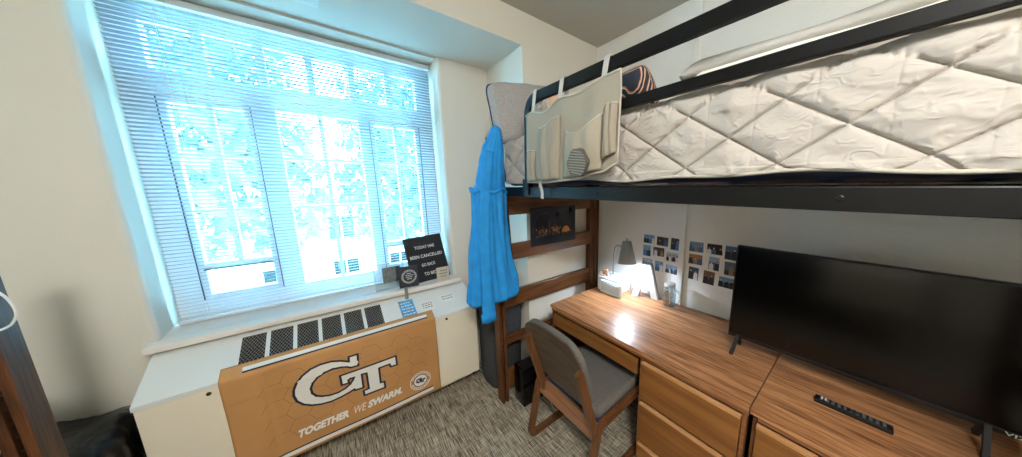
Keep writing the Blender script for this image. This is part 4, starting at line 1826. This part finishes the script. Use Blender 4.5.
def panel(mb, w, h, r, d0, d1, cb, n=14):
    poly = rrect(w, h, r, 8, 0, cb)
    # grid-filled so the panel can curve
    t = bmesh.new()
    N = 16
    def sq(u, v):
        # square to rounded rectangle
        a, b = 2 * u - 1, 2 * v - 1
        x, y = a * w / 2, b * h / 2
        ex, ey = abs(x) - (w / 2 - r), abs(y) - (h / 2 - r)
        if ex > 0 and ey > 0:
            L_ = math.hypot(ex, ey)
            m = max(ex, ey)
            if L_ > 1e-9:
                k = m / L_
                ex, ey = ex * k, ey * k
            x = math.copysign(w / 2 - r + ex, x)
            y = math.copysign(h / 2 - r + ey, y)
        return x, y + cb
    rings = []
    for d in (d0, d1):
        rings.append(mb.grid(lambda u, v: back_pt(*sq(u, v), d), N, N))
    A, B = rings
    def rim(V):
        return [V[i][0] for i in range(N)] + [V[N][j] for j in range(N)] + [V[i][N] for i in range(N, 0, -1)] + [V[0][j] for j in range(N, 0, -1)]
    ra, rb_ = rim(A), rim(B)
    for i in range(len(ra)):
        mb.bm.faces.new((ra[i], ra[(i + 1) % len(ra)], rb_[(i + 1) % len(ra)], rb_[i]))


mb = MB()
panel(mb, .47, .41, .10, -.045, -.033, .285)
bk = mb.build('backrest', M['chair_back'], ch, angle=50)
mb = MB()
panel(mb, .47, .408, .10, -.033, -.004, .285)
mb.build('back_pad', M['chair_fab'], bk, angle=50)
mb = MB()
mb.box((1.165, 1.031, .445), (.42, .46, .075), .032, Matrix.Rotation(math.radians(-3), 3, 'Y'), 4)
mb.build('seat', M['chair_fab'], ch, angle=50)
mb = MB()
mb.box((1.165, 1.031, .40), (.40, .44, .02), .004, Matrix.Rotation(math.radians(-3), 3, 'Y'))
mb.build('seat_base', mat('seat_underside', (40, 60, 92), .6), ch)

# black box behind the chair with its white cord
bb = thing('black_box', 'tall glossy black box standing on the carpet behind the chair', 'box', (1.04, 1.58, 0))
mb = MB()
mb.b2(.935, 1.13, 1.508, 1.638, .006, .305, .008)
mb.build('case', M['black_gloss'], bb, angle=40)
mb = MB()
mb.b2(.95, 1.115, 1.523, 1.625, .303, .307, .002)
mb.build('top_plate', M['black_plastic'], bb)
for x in (.96, 1.115):
    for y in (1.52, 1.628):
        mb = MB()
        mb.lathe([(.008, 0), (.008, .007)], (x, y, 0), 10)
        mb.build('rubber_foot', M['black_matte'], bb)
mb = MB()
mb.tube(catmull([(1.16, 1.62, .42), (1.10, 1.60, .37), (1.145, 1.55, .2), (1.15, 1.46, .04), (1.10, 1.36, .006), (1.16, 1.22, .006), (1.24, 1.2, .006)], 8), .0035, 8)
tag(mb.build('power_cord', M['cable'], smooth=True), 'thin white cord trailing over the carpet by the black box', 'cord')

# ------------------------------------------------------------------ opposite bed
ob = thing('wooden_bed', 'brown slotted-post wooden bed with a white cable over its post', 'bed', (-1.35, .65, 0))
end_frame(ob, -1, .805, 1.95, 1.5, 1.733)
for z0, z1 in ((.95, 1.1), (.62, .74), (.3, .42), (.08, .2)):
    mb = MB()
    mb.b2(-1.85, -.861, 1.668, 1.70, z0, z1, .004)
    mb.build('plank', M['dark_wood_x'], ob)
mb = MB()
mb.b2(-.852, -.825, -.45, 1.632, .52, .58, .004)
mb.build('side_rail', M['black_metal'], ob)
mb = MB()
mb.b2(-1.93, -1.90, -.45, 1.632, .52, .58, .004)
mb.build('side_rail', M['black_metal'], ob)
mb = MB()
mb.b2(-1.9, -.852, -.42, 1.62, .56, .58)
mb.build('spring_deck', M['black_metal'], ob)
for sx_ in (-.852, -1.93):
    mb = MB()
    mb.b2(sx_, sx_ + .05, -.5, -.45, 0, .9, .004)
    mb.build('post', M['dark_wood_z'], ob)
mb = MB()
mb.b2(-1.88, -.85, -.42, 1.62, .585, .80, .04)
tag(mb.build('mattress', M['navy'], angle=50), 'navy mattress on the wooden bed across the room', 'mattress')
mb = MB()
dp = fillet([(-1.75, 0, .822), (-.805, 0, .822), (-.80, 0, .42)], .05, 8)
dl = [Vector(dp[0]).lerp(Vector(dp[1]), k / 14) for k in range(14)] + [Vector(p) for p in dp[1:-1]] + [Vector(dp[-2]).lerp(Vector(dp[-1]), k / 10) for k in range(11)]


def drape(u, v):
    p = dl[min(len(dl) - 1, int(round(u * (len(dl) - 1))))]
    y = -.40 + .66 * v
    w = .008 * math.sin(y * 26 + p.z * 3)
    return (p.x + (w if p.z < .8 else 0), y, p.z + (.004 * math.sin(y * 26) if p.z > .8 else 0))


mb.grid(drape, len(dl) - 1, 40)  # unseen blanket, added as a bright patch for the television screen to reflect
tag(mb.build('reflection_blanket', mat('reflection_cream', (244, 234, 212), .9), smooth=True, solid=.016), 'added cream blanket on the unseen navy mattress, there for the television to reflect', 'blanket')
mb = MB()
mb.tube(catmull([(-.86, 1.632, 1.46), (-.80, 1.628, 1.40), (-.766, 1.628, 1.35), (-.755, 1.628, 1.30), (-.762, 1.63, 1.265), (-.785, 1.63, 1.242), (-.86, 1.632, 1.225)], 8), .003, 8)
tag(mb.build('hanging_cable', M['cable'], smooth=True), 'white cable looped over the wooden bed post near the wall', 'cable')


# black bag left of the heater
def bagfn(u, v):
    a = 2 * PI * u
    z = .645 * v
    e = 4
    c_, s_ = math.cos(a), math.sin(a)
    q = (abs(c_) ** e + abs(s_) ** e) ** (-1 / e)
    k = 1 + .035 * math.sin(5 * a + 7 * z) + .03 * math.sin(11 * a - 13 * z) + .02 * math.sin(23 * a + 21 * z)
    k *= 1 - .25 * max(0, (v - .92) / .08) ** 2
    return (-.952 + .165 * c_ * q * k, 2.02 + .2 * s_ * q * k, .004 + z + .012 * math.sin(3 * a + 1) * v)


mb = MB()
V = mb.grid(bagfn, 90, 40, wrap=True)
mb.bm.faces.new([V[i][0] for i in range(90)])
c_ = mb.bm.verts.new((-.952, 2.02, .62))
for i in range(90):
    mb.bm.faces.new((V[i][40], V[(i + 1) % 90][40], c_))
tag(mb.build('trash_bag', M['bag'], smooth=True), 'shiny black plastic bag standing on the floor beside the heater', 'bag')

# vent plate in the alcove ceiling
vt = thing('ceiling_vent', 'white square vent with dark louvres in the alcove ceiling over the window', 'vent', (-.07, 2.0, ZS - .01))
mb = MB()
X0, X1, Y0, Y1 = -.225, .08, 1.83, 2.105
for q in ((X0, X1, Y0, Y0 + .045), (X0, X1, Y1 - .045, Y1), (X0, X0 + .045, Y0 + .045, Y1 - .045), (X1 - .045, X1, Y0 + .045, Y1 - .045)):
    mb.b2(q[0], q[1], q[2], q[3], ZS - .01, ZS - .0005, .002)
mb.build('frame', M['white'], vt)
mb = MB()
mb.b2(X0 + .045, X1 - .045, Y0 + .045, Y1 - .045, ZS - .003, ZS - .0008)
mb.build('duct_opening', M['black_matte'], vt)
mb = MB()
for k in range(6):
    y = Y0 + .07 + k * .028
    mb.box(((X0 + X1) / 2, y, ZS - .006), (X1 - X0 - .09, .014, .0015), 0, Matrix.Rotation(.5, 3, 'X'))
mb.build('louvres', M['bracket'], vt)

# ceiling light, out of frame, that lights the room
CLX, CLY = -.3, -.75
cl = thing('ceiling_light', 'round white drum ceiling light in the middle of the room', 'ceiling light', (CLX, CLY, ZC - .2))
mb = MB()
mb.lathe([(.0, ZC - .0005), (.24, ZC - .0005), (.24, ZC - .03), (0, ZC - .03)], (CLX, CLY, 0), 40)
mb.build('ceiling_mount', M['white'], cl, angle=40)
mb = MB()
mb.lathe([(0, ZC - .17), (.19, ZC - .17), (.215, ZC - .165), (.22, ZC - .15), (.22, ZC - .03), (0, ZC - .03)], (CLX, CLY, 0), 40)
mb.build('drum_shade', emit('light_diffuser', (252, 250, 246), 100.0), cl, angle=40)

# ------------------------------------------------------------------ outdoors
mb = MB()
mb.b2(-60, 60, YO + .1, 90, -6.2, -6)
tag(mb.build('ground', mat('bounce_ground', (206, 208, 196), .95, var=.15, vscale=1)), None, None, None, 'structure')  # ground colour made pale to bounce daylight up into the alcove


def tree(x, y, h, rad, label, seed):
    rn = random.Random(seed)
    t = thing('tree', label, 'tree', (x, y, -6), group='trees outside the window')
    mb = MB()
    mb.tube(catmull([(x, y, -6), (x + .1, y, -4), (x - .05, y, -2), (x + .1, y, h - rad)], 4), [.28 - .012 * k for k in range(13)], 8)
    for k in range(6):
        a = 2 * PI * k / 6
        mb.tube([(x, y, h - rad * 1.3), (x + rad * .6 * math.cos(a), y + rad * .6 * math.sin(a), h - rad * .5)], [.09, .03], 6)
    mb.build('trunk', mat('bark_%d' % seed, (88, 74, 62), .9), t, smooth=True)
    mb = MB()
    for k in range(5200):
        while True:
            p = Vector((rn.uniform(-1, 1), rn.uniform(-1, 1), rn.uniform(-1, 1)))
            if .35 < p.length < 1:
                break
        lump = 1 + .18 * math.sin(5 * p.x + seed) * math.sin(4 * p.z + 1) 
        c_ = Vector((x, y, h - rad * .4)) + Vector((p.x * rad, p.y * rad, p.z * rad * 1.05)) * lump
        s_ = rn.uniform(.1, .24)
        q = Euler((rn.uniform(0, 6), rn.uniform(0, 6), rn.uniform(0, 6))).to_matrix()
        mb.flat([c_ + q @ Vector(v) * s_ for v in ((-1, 0, 0), (0, -.5, .1), (1, 0, 0), (0, .5, .1))])
    mb.build('foliage', mat('leaves_%d' % seed, (84, 100, 92), .7, var=.3, vscale=.8), t)


tree(-2.9, 9.0, 4.1, 3.0, 'leafy tree outside, seen through the left part of the window', 1)
tree(3.2, 11.0, 3.9, 3.1, 'leafy tree outside, seen through the middle of the window', 2)
tree(10.2, 13.0, 3.4, 3.4, 'lower leafy tree outside, seen through the right part of the window', 3)
bg = thing('building', 'pale building with windows outside beyond the trees', 'building', (0, 24, -6))
mb = MB()
mb.b2(-14, 22, 22, 30, -6, .6)
mb.build('facade', mat('pale_brick', (150, 140, 130), .9, var=.1, vscale=3), bg)
mb = MB()
mb.b2(-14.4, 22.4, 21.6, 30.4, .6, 1.0)
mb.build('roof', mat('roof_grey', (120, 124, 130), .8), bg)
for r_ in range(2):
    for k in range(11):
        x = -12 + k * 3.1
        z = -4.6 + r_ * 2.9
        mb = MB()
        for q in ((x - .75, x - .65, z, z + 1.7), (x + .65, x + .75, z, z + 1.7), (x - .65, x + .65, z, z + .1), (x - .65, x + .65, z + 1.6, z + 1.7), (x - .04, x + .04, z + .1, z + 1.6)):
            mb.b2(q[0], q[1], 21.93, 22.02, q[2], q[3])
        w_ = mb.build('window', M['white'], bg)
        mb = MB()
        mb.b2(x - .65, x + .65, 21.97, 22.0, z + .1, z + 1.6)
        mb.build('pane', M['black_gloss'], w_)

# ------------------------------------------------------------------ light
w = bpy.data.worlds.new('sky')
SC.world = w
w.use_nodes = True
nt = w.node_tree
bgn = nt.nodes['Background']
bgn.inputs['Color'].default_value = (0.28, 0.68, 1.0, 1)
bgn.inputs['Strength'].default_value = 42.0

# daylight is let in through the window: a sampling portal in the opening, no light of its own
ld_ = bpy.data.lights.new('window_portal', 'AREA')
ld_.shape = 'RECTANGLE'
ld_.size = 1.46
ld_.size_y = 1.7
ld_.cycles.is_portal = True
lo = bpy.data.objects.new('window_portal', ld_)
COL.objects.link(lo)
lo.location = (0, YO + .02, 1.75)
lo.rotation_euler = (-PI / 2, 0, 0)

# ------------------------------------------------------------------ camera
cam = bpy.data.cameras.new('camera')
co = bpy.data.objects.new('camera', cam)
COL.objects.link(co)
R = Matrix(((0.76107872, -0.6486151, -0.00759208), (-0.11668623, -0.12538641, -0.98522209), (0.63807798, 0.75071746, -0.17111338)))
mw = Matrix((
    (R[0][0], -R[1][0], -R[2][0], 0),
    (R[0][1], -R[1][1], -R[2][1], 0),
    (R[0][2], -R[1][2], -R[2][2], 1.65),
    (0, 0, 0, 1)))
co.matrix_world = mw
cam.sensor_fit = 'HORIZONTAL'
cam.sensor_width = 36
cam.lens = 267.096 / 1022 * 36
cam.shift_x = -46.893 / 1022
cam.shift_y = 3.8164 / 1022
cam.clip_start = 0.02
SC.camera = co
SC.view_settings.view_transform = 'Standard'
SC.view_settings.look = 'None'
SC.view_settings.exposure = 0.22
SC.view_settings.gamma = 1.0
SC.view_settings.use_curve_mapping = False
